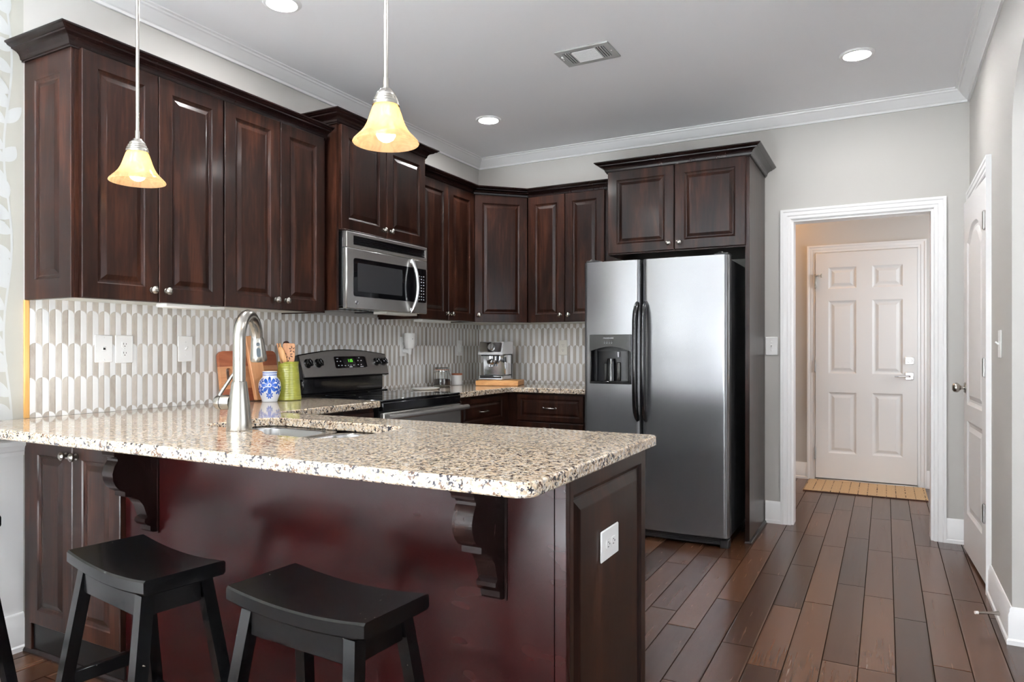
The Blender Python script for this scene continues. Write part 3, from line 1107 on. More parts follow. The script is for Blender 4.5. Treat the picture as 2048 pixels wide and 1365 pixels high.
def add_pull(parent, M):
    """bail pull, 95 mm wide, in the frame M (third axis out of the drawer)"""
    pts = [(-0.047, 0, 0.0), (-0.046, 0, 0.012), (-0.038, 0, 0.020), (-0.018, 0, 0.0245), (0, 0, 0.0255), (0.018, 0, 0.0245), (0.038, 0, 0.020), (0.046, 0, 0.012), (0.047, 0, 0.0)]
    mb = MB().tube(pts, [0.0045, 0.004, 0.0042, 0.006, 0.0072, 0.006, 0.0042, 0.004, 0.0045], 10, M=M)
    mb.lathe([(0.0085, 0.0), (0.008, 0.003), (0.004, 0.004)], 14, M=M @ Matrix.Translation((-0.047, 0, 0)))
    mb.lathe([(0.0085, 0.0), (0.008, 0.003), (0.004, 0.004)], 14, M=M @ Matrix.Translation((0.047, 0, 0)))
    return obj('pull', mb, 'nickel', parent)


def cornice_prof(z0, h=0.062, out=0.070):
    k = [(0, 0), (0.13, 0), (0.13, 0.09), (0.20, 0.12), (0.22, 0.20), (0.24, 0.31), (0.30, 0.44), (0.40, 0.54), (0.54, 0.61), (0.66, 0.64), (0.68, 0.72), (0.76, 0.74), (0.86, 0.79), (0.92, 0.87), (1.0, 0.90), (1.0, 1.0), (0, 1.0)]
    return [(a * out, z0 + b * h) for a, b in k]


FX = 0.312     # wall-cabinet face on the range wall
ZB, ZT = 1.357, 2.284


def wall_cab(name, y0, y1, label, doors, face=FX, z0=ZB, z1=ZT, end_panel=False, group=None):
    c = thing(name, label, 'cabinet', (0.0, (y0 + y1) / 2, z0), group)
    mb = MB()
    mb.box((0.001, y0, z0 + 0.016), (face, y1, z1 + 0.03))
    obj('body', mb, 'cab', c)
    obj('underside', MB().box((0.0085, y0 + 0.016, z0 + 0.006), (face - 0.016, y1 - 0.016, z0 + 0.0158)), 'under', c)
    mb = MB().box((0.0085, y0, z0), (face, y0 + 0.015, z0 + 0.0159)).box((0.0085, y1 - 0.015, z0), (face, y1, z0 + 0.0159)).box((face - 0.015, y0 + 0.015, z0), (face, y1 - 0.015, z0 + 0.0159))
    obj('bottom_rail', mb, 'cab', c)
    for d0, d1, side in doors:
        M = fr((face + 0.0005, d0, z0 + 0.001), (0, 1, 0), UPZ)
        W = d1 - d0
        cab_door(c, M, W, z1 - z0 - 0.003, (0.030 if side < 0 else W - 0.030, 0.046))
    if end_panel:
        M = fr((0.002, y0 - 0.0005, z0), (1, 0, 0), UPZ)
        obj('end_panel', MB().paneled(face - 0.004, z1 - z0 + 0.002, 0.012, [(0.070, face - 0.075, 0.075, z1 - z0 - 0.085)], M, RAISED, 0.002), 'cab', c, angle=9)
    return c


wall_cab('wall_cabinet', -3.430, -2.786, 'tall dark two-door wall cabinet at the window end, with a raised panel on its side', [(-3.415, -3.107, 1), (-3.103, -2.789, -1)], end_panel=True, group='dark wall cabinets')
wall_cab('wall_cabinet', -2.785, -2.124, 'tall dark two-door wall cabinet between the end cabinet and the microwave', [(-2.781, -2.456, 1), (-2.452, -2.150, -1)], group='dark wall cabinets')
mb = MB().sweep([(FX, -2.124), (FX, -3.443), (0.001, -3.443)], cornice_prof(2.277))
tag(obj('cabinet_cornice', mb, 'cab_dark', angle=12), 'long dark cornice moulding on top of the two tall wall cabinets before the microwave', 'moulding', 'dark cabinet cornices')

# over the microwave
MF = 0.372
c = thing('wall_cabinet', 'short dark two-door cabinet raised above the microwave', 'cabinet', (0.0, -1.70, 1.805), 'dark wall cabinets')
obj('body', MB().box((0.001, -2.100, 1.806), (MF, -1.303, 2.40)).box((0.001, -2.100, 1.372), (MF, -2.084, 1.806)), 'cab', c)
cab_door(c, fr((MF + 0.0005, -2.085, 1.808), (0, 1, 0), UPZ), 0.380, 0.560, (0.350, 0.042))
cab_door(c, fr((MF + 0.0005, -1.701, 1.808), (0, 1, 0), UPZ), 0.385, 0.560, (0.030, 0.042))
obj('cornice', MB().sweep([(0.001, -1.303), (MF, -1.303), (MF, -2.100), (0.001, -2.100)], cornice_prof(2.366, 0.062, 0.072)), 'cab_dark', c, angle=12)

wall_cab('wall_cabinet', -1.302, -0.612, 'dark two-door wall cabinet between the microwave and the corner', [(-1.298, -0.960, 1), (-0.956, -0.622, -1)], group='dark wall cabinets')

# diagonal corner cabinet
c = thing('corner_wall_cabinet', 'dark single-door wall cabinet set diagonally in the corner', 'cabinet', (0.2, -0.2, ZB), 'dark wall cabinets')
pl = [(0.001, -0.610), (FX, -0.610), (0.610, -FX), (0.610, -0.001), (0.001, -0.001)]
obj('body', MB().prism(pl, ZB + 0.002, ZT + 0.03), 'cab', c)
obj('underside', MB().prism([(0.012, -0.598), (0.295, -0.598), (0.598, -0.295), (0.598, -0.012), (0.012, -0.012)], ZB - 0.001, ZB + 0.0018), 'under', c)
dv = Vector((1, 1, 0)).normalized()
dn = Vector((1, -1, 0)).normalized()
Dw = 0.298 * math.sqrt(2)
M = fr(Vector((FX, -0.610, ZB + 0.001)) + dv * 0.010 + dn * 0.0005, dv, UPZ)
cab_door(c, M, Dw - 0.020, ZT - ZB - 0.003, (0.030, 0.050))

# back wall pair
c = thing('wall_cabinet', 'dark two-door wall cabinet between the corner and the refrigerator', 'cabinet', (0.97, 0.0, ZB), 'dark wall cabinets')
obj('body', MB().box((0.611, -FX, ZB + 0.002), (1.343, -0.001, ZT + 0.03)), 'cab', c)
obj('underside', MB().box((0.625, -FX + 0.014, ZB - 0.001), (1.33, -0.010, ZB + 0.0018)), 'under', c)
cab_door(c, fr((0.622, -FX - 0.0005, ZB + 0.001), (1, 0, 0), UPZ), 0.294, ZT - ZB - 0.003, (0.264, 0.050))
cab_door(c, fr((0.920, -FX - 0.0005, ZB + 0.001), (1, 0, 0), UPZ), 0.300, ZT - ZB - 0.003, (0.030, 0.050))
mb = MB().sweep([(1.343, -FX), (0.610, -FX), (FX, -0.610), (FX, -1.302)], cornice_prof(2.277))
tag(obj('cabinet_cornice', mb, 'cab_dark', angle=12), 'dark cornice moulding that bends round the corner from the microwave to the refrigerator', 'moulding', 'dark cabinet cornices')

# refrigerator surround
FY = -0.600
c = thing('refrigerator_cabinet', 'dark two-door cabinet above the refrigerator with a full-height side panel', 'cabinet', (1.8, 0.0, 0.0), 'dark wall cabinets')
obj('body', MB().box((1.345, FY, 1.778), (2.212, -0.001, 2.35)), 'cab', c)
sp = obj('side_panel', MB().box((2.2125, FY, 0.0), (2.238, -0.001, 2.35), 0.001), 'cab', c)
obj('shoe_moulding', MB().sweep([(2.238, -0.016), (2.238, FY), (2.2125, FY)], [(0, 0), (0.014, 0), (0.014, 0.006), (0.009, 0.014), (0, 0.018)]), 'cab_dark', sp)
cab_door(c, fr((1.354, FY - 0.0005, 1.785), (1, 0, 0), UPZ), 0.433, 0.532, (0.403, 0.042))
cab_door(c, fr((1.793, FY - 0.0005, 1.785), (1, 0, 0), UPZ), 0.424, 0.532, (0.030, 0.042))
obj('cornice', MB().sweep([(2.238, -0.001), (2.238, FY), (1.345, FY), (1.345, -0.001)], cornice_prof(2.315, 0.064, 0.072)), 'cab_dark', c, angle=12)

# ---- base cabinets
ZK = 0.862      # underside of the worktop
BX = 0.605


def drawer(c, M, W, H, prof=DRAWER, pull=True):
    d = obj('drawer', MB().paneled(W, H, 0.020, [(0.028, W - 0.028, 0.028, H - 0.028)], M, prof), 'cab', c, angle=9)
    if pull:
        add_pull(d, M @ Matrix.Translation((W / 2, H / 2, 0.0205 - 0.001)))
    return d


c = thing('base_cabinet', 'dark base cabinet between the peninsula and the range', 'cabinet', (0.3, -2.42, 0), 'dark base cabinets')
obj('body', MB().box((0.001, -2.770, 0.10), (BX, -2.082, ZK)).box((0.001, -2.770, 0), (BX - 0.07, -2.082, 0.10), mi=1), ['cab', 'kick'], c)
drawer(c, fr((BX + 0.0005, -2.74, 0.672), (0, 1, 0), UPZ), 0.64, 0.168)
cab_door(c, fr((BX + 0.0005, -2.74, 0.115), (0, 1, 0), UPZ), 0.318, 0.545, (0.288, 0.50))
cab_door(c, fr((BX + 0.0005, -2.418, 0.115), (0, 1, 0), UPZ), 0.318, 0.545, (0.030, 0.50))

c = thing('base_cabinet', 'dark base cabinet with a drawer between the range and the corner', 'cabinet', (0.3, -0.98, 0), 'dark base cabinets')
obj('body', MB().box((0.001, -1.305, 0.10), (BX, -0.606, ZK)).box((0.001, -1.305, 0), (BX - 0.07, -0.606, 0.10), mi=1), ['cab', 'kick'], c)
drawer(c, fr((BX + 0.0005, -1.262, 0.668), (0, 1, 0), UPZ), 0.555, 0.172)
cab_door(c, fr((BX + 0.0005, -1.262, 0.115), (0, 1, 0), UPZ), 0.555, 0.542, (0.03, 0.50))

c = thing('base_cabinet', 'dark base cabinet with a wide drawer next to the refrigerator', 'cabinet', (0.93, -0.3, 0), 'dark base cabinets')
obj('body', MB().box((0.606, -BX, 0.10), (1.238, -0.001, ZK)).box((0.606, -BX + 0.07, 0), (1.238, -0.001, 0.10), mi=1).box((0.001, -BX, 0.10), (0.6055, -0.001, ZK)), ['cab', 'kick'], c)
drawer(c, fr((0.684, -BX - 0.0005, 0.668), (1, 0, 0), UPZ), 0.498, 0.180)
cab_door(c, fr((0.684, -BX - 0.0005, 0.115), (1, 0, 0), UPZ), 0.247, 0.542, (0.217, 0.50))
cab_door(c, fr((0.935, -BX - 0.0005, 0.115), (1, 0, 0), UPZ), 0.247, 0.542, (0.030, 0.50))

# ---- peninsula
PF, PB, PX = -3.440, -2.830, 2.294
SHOE = [(0, 0), (0.014, 0), (0.014, 0.007), (0.009, 0.015), (0, 0.019)]
c = thing('base_cabinet', 'dark two-door base cabinet at the wall end of the peninsula, beside the white wainscot', 'cabinet', (0.33, PF, 0), 'dark base cabinets')
obj('body', MB().box((0.014, PF, 0.0), (0.632, PB, ZK)), 'cab', c)
obj('toe_board', MB().box((0.070, PF - 0.004, 0.02), (0.632, PF - 0.0005, 0.118)), 'kick', c)
obj('shoe_moulding', MB().sweep([(0.632, PF - 0.0045), (0.022, PF - 0.0045)], SHOE), 'cab_dark', c)
cab_door(c, fr((0.072, PF - 0.0005, 0.122), (1, 0, 0), UPZ), 0.279, 0.700, (0.251, 0.655), 0.055)
cab_door(c, fr((0.355, PF - 0.0005, 0.122), (1, 0, 0), UPZ), 0.277, 0.700, (0.028, 0.655), 0.055)
obj('wall_filler', MB().box((0.0215, PF - 0.012, 0.0), (0.068, PF - 0.0005, ZK - 0.002), 0.002), 'cab', c)

c = thing('peninsula_base', 'dark red-brown panelled base under the granite peninsula with an outlet on its end', 'kitchen island', (1.46, -3.13, 0), None)
obj('back_panel', MB().box((0.634, PF, 0.0), (2.262, PF + 0.02, ZK)), 'pen', c)
obj('corner_post', MB().box((2.2645, PF - 0.0015, 0.0), (PX, PF + 0.02, ZK), 0.001), 'pen', c)
M = fr((PX - 0.021, PF + 0.0205, 0.0), (0, 1, 0), UPZ)
EW = PB - PF - 0.0205
ep = obj('end_panel', MB().paneled(EW, ZK - 0.001, 0.021, [(0.022, EW - 0.040, 0.105, ZK - 0.045)], M, [(0, 0), (0.006, 0.006), (0.013, 0.010), (0.018, 0.010), (0.044, 0.001), (0.047, 0.0005)], 0.002), 'cab', c, angle=9)
obj('kitchen_side', MB().box((0.634, PB - 0.02, 0.09), (PX - 0.0215, PB, ZK)).box((0.634, PB - 0.08, 0.0), (PX - 0.0215, PB - 0.06, 0.09)), 'cab', c)
xs = [0.66, 1.05, 1.44, 1.85, 2.25]
for i, (a, b) in enumerate(zip(xs, xs[1:])):
    cab_door(c, fr((b - 0.006, PB + 0.0005, 0.115), (-1, 0, 0), UPZ), b - a - 0.012, 0.735, (0.030 if i % 2 == 0 else b - a - 0.042, 0.68))
obj('shoe_moulding', MB().sweep([(PX, PB), (PX, PF - 0.0015), (0.634, PF - 0.0015)], SHOE), 'cab_dark', c)

# corbels under the overhang
CP = [(-3.590, 0.8605), (-3.590, 0.832), (-3.580, 0.817), (-3.580, 0.810), (-3.590, 0.795), (-3.597, 0.772), (-3.594, 0.748), (-3.586, 0.731), (-3.572, 0.716), (-3.555, 0.708), (-3.555, 0.693), (-3.532, 0.688), (-3.508, 0.674), (-3.492, 0.652), (-3.482, 0.622), (-3.478, 0.612), (-3.488, 0.606), (-3.489, 0.596), (-3.480, 0.586), (-3.468, 0.580), (-3.468, 0.566), (-3.459, 0.558), (-3.4405, 0.556), (-3.4405, 0.8605)]
for xc, lab in ((0.780, 'dark scrolled wooden corbel under the worktop by the two-door end'), (2.104, 'dark scrolled wooden corbel under the worktop near the peninsula corner')):
    t = thing('corbel', lab, 'corbel', (xc, -3.44, 0.556), 'corbels under the peninsula')
    M = fr((xc, 0, 0), (0, 1, 0), UPZ)
    body = [p for p in CP if True]
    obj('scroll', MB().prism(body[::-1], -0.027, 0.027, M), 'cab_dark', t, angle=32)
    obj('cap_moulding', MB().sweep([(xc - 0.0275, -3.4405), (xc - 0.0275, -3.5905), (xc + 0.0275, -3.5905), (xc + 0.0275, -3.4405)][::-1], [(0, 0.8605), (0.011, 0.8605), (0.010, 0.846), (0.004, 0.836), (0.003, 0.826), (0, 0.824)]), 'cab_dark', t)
    obj('back_plate', MB().box((xc - 0.034, -3.4455, 0.552), (xc - 0.0275, -3.4402, 0.8605)).box((xc + 0.0275, -3.4455, 0.552), (xc + 0.034, -3.4402, 0.8605)), 'cab_dark', t)

# ---- worktops
ZT0, ZT1 = 0.8622, 0.8955
r = 0.045
pen = [(0.0005, -3.684)] + arc(2.320 - r, -3.684 + r, r, -90, 0, 8) + arc(2.320 - 0.025, -2.780 - 0.025, 0.025, 0, 90, 5) + [(0.668, -2.780)] + arc(0.650 + 0.018, -2.780 + 0.018, 0.018, 270, 180, 4)[1:] + [(0.650, -2.0805), (0.0005, -2.0805)]
SINK_L = (0.800, -3.275, 1.185, -2.955)
SINK_R = (1.150, -3.345, 1.500, -2.975)
hole = arc(0.860, -3.215, 0.060, 180, 270, 5) + [(1.10, -3.277)] + [(1.17, -3.315), (1.215, -3.350)] + arc(1.400, -3.245, 0.105, 270, 360, 7) + arc(1.425, -3.050, 0.080, 0, 90, 6) + [(1.15, -2.958)] + arc(0.875, -3.025, 0.075, 90, 180, 6)
worktop = thing('worktop', 'speckled granite worktop of the peninsula with the sink cut into it', 'worktop', (1.2, -3.2, ZT0), 'granite worktops')
obj('slab', MB().plate(pen, [hole], ZT0, ZT1, 0.004), 'granite', worktop)
cnr = [(0.0005, -1.3075), (0.650, -1.3075), (0.650, -0.690)] + arc(0.690, -0.690, 0.040, 180, 90, 5)[1:] + [(1.2440, -0.650), (1.2440, -0.0085), (0.0005, -0.0085)]
tag(obj('worktop', MB().plate(cnr, [], ZT0, ZT1, 0.004), 'granite', at=Matrix.Translation((0, 0, 0))), 'speckled granite worktop in the corner under the coffee machine', 'worktop', 'granite worktops')

# ---- sink
t = thing('sink', 'stainless double-bowl sink sunk into the granite peninsula', 'sink', (1.15, -3.15, ZT0 - 0.2))


def bowl(name, x0, y0, x1, y1, depth, rr):
    zt = ZT0 - 0.0006
    rings = []
    for ins, z in ((-0.030, zt), (-0.004, zt), (0.0, zt - 0.004), (0.006, zt - 0.05), (0.016, zt - depth + 0.03), (0.040, zt - depth + 0.004), (0.075, zt - depth)):
        rings.append([(p[0], p[1], z) for p in rrect(x0 + ins, y0 + ins, x1 - ins, y1 - ins, max(0.02, rr - ins * 0.3), 7)])
    return obj(name, MB().loops(rings, cap0=False), 'steel_sink', t, fix=False)


bowl('large_bowl', 0.830, -3.250, 1.165, -2.985, 0.20, 0.07)
bowl('small_bowl', 1.232, -3.325, 1.470, -3.000, 0.18, 0.07)
for x, y, d in ((1.0, -3.12, 0.20), (1.35, -3.16, 0.18)):
    obj('drain', MB().lathe([(0.043, ZT0 - d + 0.0012), (0.040, ZT0 - d + 0.003), (0.033, ZT0 - d + 0.001), (0, ZT0 - d + 0.001)], 24, Matrix.Translation((x, y, 0))), 'chrome', t)

# ---- faucet
FXX, FYY = 1.053, -3.318
Z0 = ZT1 + 0.0006
t = thing('faucet', 'brushed nickel pull-down kitchen faucet with a tall curved neck', 'faucet', (FXX, FYY, Z0))
obj('body', MB().lathe([(0, 0), (0.041, 0), (0.0415, 0.003), (0.039, 0.030), (0.034, 0.085), (0.028, 0.135), (0.0245, 0.158), (0.0235, 0.162), (0, 0.162)], 36, Matrix.Translation((FXX, FYY, Z0))), 'nickel', t)
HD = Vector((-0.485, 0.875, 0)).normalized()      # the neck arches over the bowl
pts = [Vector((FXX, FYY, Z0 + 0.163)), Vector((FXX, FYY, Z0 + 0.23)), Vector((FXX, FYY, Z0 + 0.300))]
RA = 0.086
for i in range(1, 13):
    a = PI * 0.95 * i / 12
    pts.append(Vector((FXX, FYY, Z0 + 0.300)) + HD * (RA * (1 - math.cos(a))) + Vector((0, 0, RA * math.sin(a))))
obj('neck', MB().tube(pts, 0.0205, 20), 'nickel', t)
e = pts[-1]
dirv = (pts[-1] - pts[-2]).normalized()
dirv = (dirv * 0.6 + Vector((HD.x * 0.12, HD.y * 0.12, -1)) * 0.4).normalized()
hp = [e + dirv * s_ for s_ in (0.001, 0.008, 0.020, 0.040, 0.066, 0.083, 0.088)]
hd_ = obj('spray_head', MB().tube(hp, [0.019, 0.0215, 0.023, 0.025, 0.0275, 0.029, 0.027], 24), 'nickel', t)
bx = Vector((0.76, -0.65, 0.0))
bx = (bx - dirv * bx.dot(dirv)).normalized()
for s_, rad, hgt in ((0.022, 0.0065, 0.0065), (0.052, 0.0075, 0.0165)):
    Mb = fr(e + dirv * s_ + bx * 0.0215, dirv.cross(bx), -dirv, bx)
    loop = rrect(-rad, -hgt, rad, hgt, rad * 0.98, 6)
    obj('spray_button', MB().prism(loop, 0.0, 0.0065, Mb), 'grey_rubber', hd_)
jx = Vector((-0.78, -0.25, 0)).normalized()
jc = Vector((FXX, FYY, Z0 + 0.092))
jn = obj('handle_joint', MB().tube([jc + jx * 0.028, jc + jx * 0.060], 0.0245, 24).tube([jc + jx * 0.0605, jc + jx * 0.0625], 0.022, 24, mi=1).tube([jc + jx * 0.063, jc + jx * 0.078, jc + jx * 0.086], [0.0245, 0.024, 0.018], 24), ['nickel', 'slot'], t)
lv0 = jc + jx * 0.073 + Vector((0, 0, 0.022))
obj('lever', MB().tube([lv0, lv0 + Vector((0.014, 0.004, 0.022)), lv0 + Vector((0.052, 0.018, 0.078))], [0.0065, 0.006, 0.005], 12), 'nickel', jn)

# ------------------------------------------------------------------ refrigerator
FD = -0.800
t = thing('refrigerator', 'stainless side-by-side refrigerator with black handles and an ice dispenser', 'refrigerator', (1.705, -0.4, 0))
obj('body', MB().box((1.262, -0.722, 0.055), (2.148, -0.02, 1.695), 0.004), 'fridge_side', t)
kg = MB().box((1.270, -0.760, 0.012), (2.140, -0.723, 0.058), 0.003)
for k in range(4):
    kg.box((1.30, -0.763, 0.018 + k * 0.010), (2.11, -0.7605, 0.023 + k * 0.010))
kg.box((2.100, -0.775, 0.0), (2.150, -0.70, 0.05), 0.004).box((1.262, -0.775, 0.0), (1.312, -0.70, 0.05), 0.004)
obj('kick_grille', kg, 'black_satin', t)


def door_plan(x0, x1, c0=None, c1=None, bulge=0.006):
    """counter-clockwise outline in plan between cut lines c0..c1; front edges rounded"""
    yb = -0.728
    rr = 0.028
    full = []
    n = 14

    def yf(x):
        tt = (x - x0) / (x1 - x0)
        y = FD - bulge * (1 - (2 * tt - 1) ** 2)
        d = min(x - x0, x1 - x)
        if d < rr:
            y += rr - math.sqrt(max(0.0, rr * rr - (rr - d) ** 2))
        return y
    a, b = (c0 if c0 is not None else x0), (c1 if c1 is not None else x1)
    xs_ = set()
    for k in range(9):
        q = rr * (1 - math.cos(PI / 2 * k / 8))
        xs_ |= {x0 + q, x1 - q}
    xs_ |= {x0 + (x1 - x0) * k / n for k in range(n + 1)}
    xs_ = sorted(x for x in xs_ if a + 1e-5 < x < b - 1e-5)
    xs_ = [a] + [x for i, x in enumerate(xs_) if i == 0 or x - xs_[i - 1] > 1e-5] + [b]
    return [(x, yf(x)) for x in xs_] + [(b, yb), (a, yb)]


DL0, DL1, DR0, DR1 = 1.255, 1.629, 1.640, 2.155
DZ0, DZ1 = 0.066, 1.712
HX0, HX1, HZ0, HZ1 = 1.300, 1.574, 0.945, 1.254
mb = MB()
mb.prism(door_plan(DL0, DL1), DZ0, HZ0).prism(door_plan(DL0, DL1), HZ1, DZ1)
mb.prism(door_plan(DL0, DL1, None, HX0), HZ0, HZ1).prism(door_plan(DL0, DL1, HX1, None), HZ0, HZ1)
ld = obj('freezer_door', mb, 'steel_fridge', t, angle=25)
rd = obj('fresh_food_door', MB().prism(door_plan(DR0, DR1), DZ0, DZ1), 'steel_fridge', t, angle=25)
obj('door_gasket', MB().box((1.270, -0.7278, 0.075), (1.622, -0.7222, 1.70)).box((1.648, -0.7278, 0.075), (2.140, -0.7222, 1.70)), 'black_satin', t)
for nm, x0, x1 in (('hinge_cover', 1.262, 1.345), ('hinge_cover', 2.065, 2.148)):
    obj(nm, MB().box((x0, -0.775, 1.7125), (x1, -0.66, 1.728), 0.006).lathe([(0, 0.026), (0.012, 0.025), (0.019, 0.018), (0.022, 0.0)], 20, Matrix.Translation((x0 + 0.035, -0.745, 1.7125))), 'black_satin', t)
# ice and water dispenser
dp = obj('dispenser', MB().box((HX0 + 0.0005, -0.7305, HZ0 + 0.0005), (HX1 - 0.0005, -0.7292, HZ1 - 0.0005)), 'black_satin', ld)
U0, U1 = HX0 + 0.001, HX1 - 0.001
mb = MB()
yb_, yf_ = -0.7298, -0.8105
mb.box((U0, yf_, HZ0 + 0.001), (U0 + 0.011, yb_, 1.170), 0.003).box((U1 - 0.011, yf_, HZ0 + 0.001), (U1, yb_, 1.170), 0.003).box((U0, yf_ - 0.004, HZ0 + 0.001), (U1, yb_, HZ0 + 0.017), 0.004)
obj('bezel', mb, 'black', dp)
# control fascia with an arched lower edge, leaning out
M = fr((U0, yf_ + 0.002, 1.146), (1, 0, 0), UPZ)
Wd = U1 - U0
lo = [(Wd * k / 16, 0.002 + 0.030 * math.sin(PI * k / 16)) for k in range(17)]
fas = [(0, 0.107), (0, 0.002)] + lo[1:-1] + [(Wd, 0.002), (Wd, 0.107)]
fp = obj('control_fascia', MB().prism(fas, -0.07, 0.004, M), 'black', dp)
mb = text_mesh('FRIGIDAIRE', 0.0135, fr(((U0 + U1) / 2 - 0.01, yf_ - 0.0023, 1.231), (1, 0, 0), UPZ))
obj('lettering', mb, 'legend', fp)
mb = MB()
for k in range(4):
    x = (U0 + U1) / 2 - 0.035 + k * 0.0155
    mb.box((x - 0.004, yf_ - 0.0026, 1.2015), (x + 0.004, yf_ - 0.0021, 1.2035)).box((x - 0.0012, yf_ - 0.0026, 1.2105), (x + 0.0012, yf_ - 0.0021, 1.2125)).box((x - 0.003, yf_ - 0.0026, 1.197), (x + 0.002, yf_ - 0.0021, 1.1985))
obj('button_legend', mb, 'legend', fp)
mb = MB()
xc = (U0 + U1) / 2
mb.prism([(xc + p[0], -0.732 + p[1]) for p in arc(0, 0, 0.115, 180, 360, 18, 0.030)], HZ0 + 0.018, 1.15)
obj('cavity_back', mb, 'black_satin', dp)
mb = MB().lathe([(0, 0.14), (0.026, 0.14), (0.030, 0.12), (0.031, 0.0), (0, 0.0)], 24, Matrix.Translation((xc - 0.004, -0.772, HZ0 + 0.019)))
mb.box((xc - 0.055, -0.7705, HZ0 + 0.019), (xc - 0.034, -0.764, 1.075), 0.004).box((xc + 0.030, -0.7705, HZ0 + 0.019), (xc + 0.055, -0.764, 1.08), 0.004)
obj('ice_chute', mb, 'black', dp)
obj('water_nozzle', MB().tube([(xc + 0.043, -0.775, 1.145), (xc + 0.043, -0.775, 1.112)], [0.007, 0.005], 12), 'legend', dp)
for nm, x, par in (('handle', 1.6120, ld), ('handle', 1.6640, rd)):
    zz = [0.728, 0.745, 0.78, 0.84, 0.92, 1.09, 1.26, 1.34, 1.39, 1.425, 1.447]
    yy = [-0.800, -0.822, -0.842, -0.853, -0.858, -0.860, -0.858, -0.853, -0.842, -0.824, -0.806]
    rr_ = [0.011, 0.0145, 0.0165, 0.0165, 0.016, 0.016, 0.016, 0.0165, 0.0165, 0.0145, 0.011]
    mb = MB().tube([(x, y, z) for y, z in zip(yy, zz)], rr_, 14, up=(1, 0, 0), sx=1.15)
    h_ = obj(nm, mb, 'handle_black', par)
    obj('mounting_screw', MB().tube([(x + 0.004, -0.836, 0.816), (x + 0.022, -0.842, 0.816)], 0.0035, 8), 'chrome', h_)
tag(obj('dish', MB().lathe([(0, 0), (0.05, 0), (0.062, 0.008), (0.060, 0.009), (0.048, 0.004), (0, 0.003)], 32, Matrix.Translation((1.585, -0.64, 1.6965))), 'ivory_plastic'), 'small pale dish lying on top of the refrigerator', 'dish')

# ------------------------------------------------------------------ range
RY0, RY1 = -2.066, -1.314
t = thing('range', 'freestanding electric range with black glass top and stainless control panel', 'range', (0.33, -1.69, 0))
obj('body', MB().box((0.022, RY0, 0.05), (0.628, RY1, 0.884)).box((0.06, RY0 + 0.02, 0), (0.58, RY1 - 0.02, 0.05)), 'black_satin', t)
ct = obj('cooktop', MB().box((0.022, RY0 - 0.001, 0.8845), (0.652, RY1 + 0.001, 0.8985), 0.004), 'black_glass', t)
mb = MB()
for x, y, r_ in ((0.20, RY0 + 0.19, 0.085), (0.20, RY1 - 0.19, 0.085), (0.47, RY0 + 0.19, 0.105), (0.47, RY1 - 0.19, 0.085)):
    mb.lathe([(r_, 0.0), (r_, 0.0003), (r_ - 0.003, 0.0003), (r_ - 0.003, 0.0)], 48, Matrix.Translation((x, y, 0.8986)))
obj('burner_ring', mb, 'fridge_side', ct)
obj('front_band', MB().box((0.6285, RY0, 0.838), (0.656, RY1, 0.8842), 0.004), 'black', t)
od = obj('oven_door', MB().box((0.6285, RY0 + 0.004, 0.235), (0.660, RY1 - 0.004, 0.832), 0.005), 'steel_h', t)
obj('oven_window', MB().box((0.6602, RY0 + 0.13, 0.36), (0.6622, RY1 - 0.13, 0.68), 0.0008), 'black_glass', od)
hy = [RY0 + 0.004, RY0 + 0.012, RY0 + 0.03]
mb = MB().tube([(0.700, RY0 - 0.012, 0.811), (0.705, RY0 + 0.12, 0.811), (0.709, (RY0 + RY1) / 2, 0.811), (0.705, RY1 - 0.12, 0.811), (0.700, RY1 + 0.012, 0.811)], 0.0155, 16)
mb.box((0.660, RY0 + 0.01, 0.798), (0.698, RY0 + 0.045, 0.824), 0.004).box((0.660, RY1 - 0.045, 0.798), (0.698, RY1 - 0.01, 0.824), 0.004)
obj('oven_handle', mb, 'steel_h', od)
obj('storage_drawer', MB().box((0.6285, RY0 + 0.004, 0.07), (0.658, RY1 - 0.004, 0.229), 0.005), 'steel_h', t)
# back console
bc = obj('back_console', MB().box((0.012, RY0 + 0.02, 0.8988), (0.070, RY1 - 0.010, 1.012), 0.012).box((0.022, RY0 + 0.004, 0.8987), (0.10, RY1 - 0.004, 0.905), 0.002), 'black', t)
tl = Vector((-0.038, 0, 0.128)).normalized()
M = fr((0.092, RY0 + 0.012, 1.004), (0, 1, 0), tl)
Wc = 0.750


def console(g, d0, d1):
    n = 18
    top = [(-0.006 - g + (Wc + 0.012 + 2 * g) * k / n, 0.126 + 0.032 * math.sin(PI * k / n) + g) for k in range(n + 1)]
    return [(0.004 - g, 0.0 - g), (Wc - 0.004 + g, 0.0 - g)] + top[::-1]


obj('console_shell', MB().prism(console(0.006, 0, 0), -0.048, 0.0, M), 'black', bc)
cp = obj('control_panel', MB().prism(console(0.0, 0, 0), 0.0002, 0.004, M), 'steel_h', bc)
KB = [(0, 0.027), (0.017, 0.026), (0.020, 0.022), (0.0225, 0.006), (0.027, 0.002), (0.027, 0.0), (0, 0)]
for yk in (-2.006, -1.922, -1.404, -1.336):
    u = yk - (RY0 + 0.012)
    Mk = M @ Matrix.Translation((u, 0.080, 0.0042))
    kb = MB().lathe(KB, 24, Mk)
    kb.box((-0.006, -0.022, 0.010), (0.006, 0.022, 0.033), 0.003, M=Mk @ Matrix.Rotation(0.35, 4, 'Z'))
    obj('burner_knob', kb, 'black', cp)
mb = MB().prism(rrect(0.268, 0.046, 0.548, 0.118, 0.008, 3), 0.0042, 0.006, M)
ds = obj('display', mb, 'black_glass', cp)
obj('display_edge', MB().box((0.5490, 0.046, 0.0042), (0.5535, 0.118, 0.0070), M=M), 'chrome', cp)
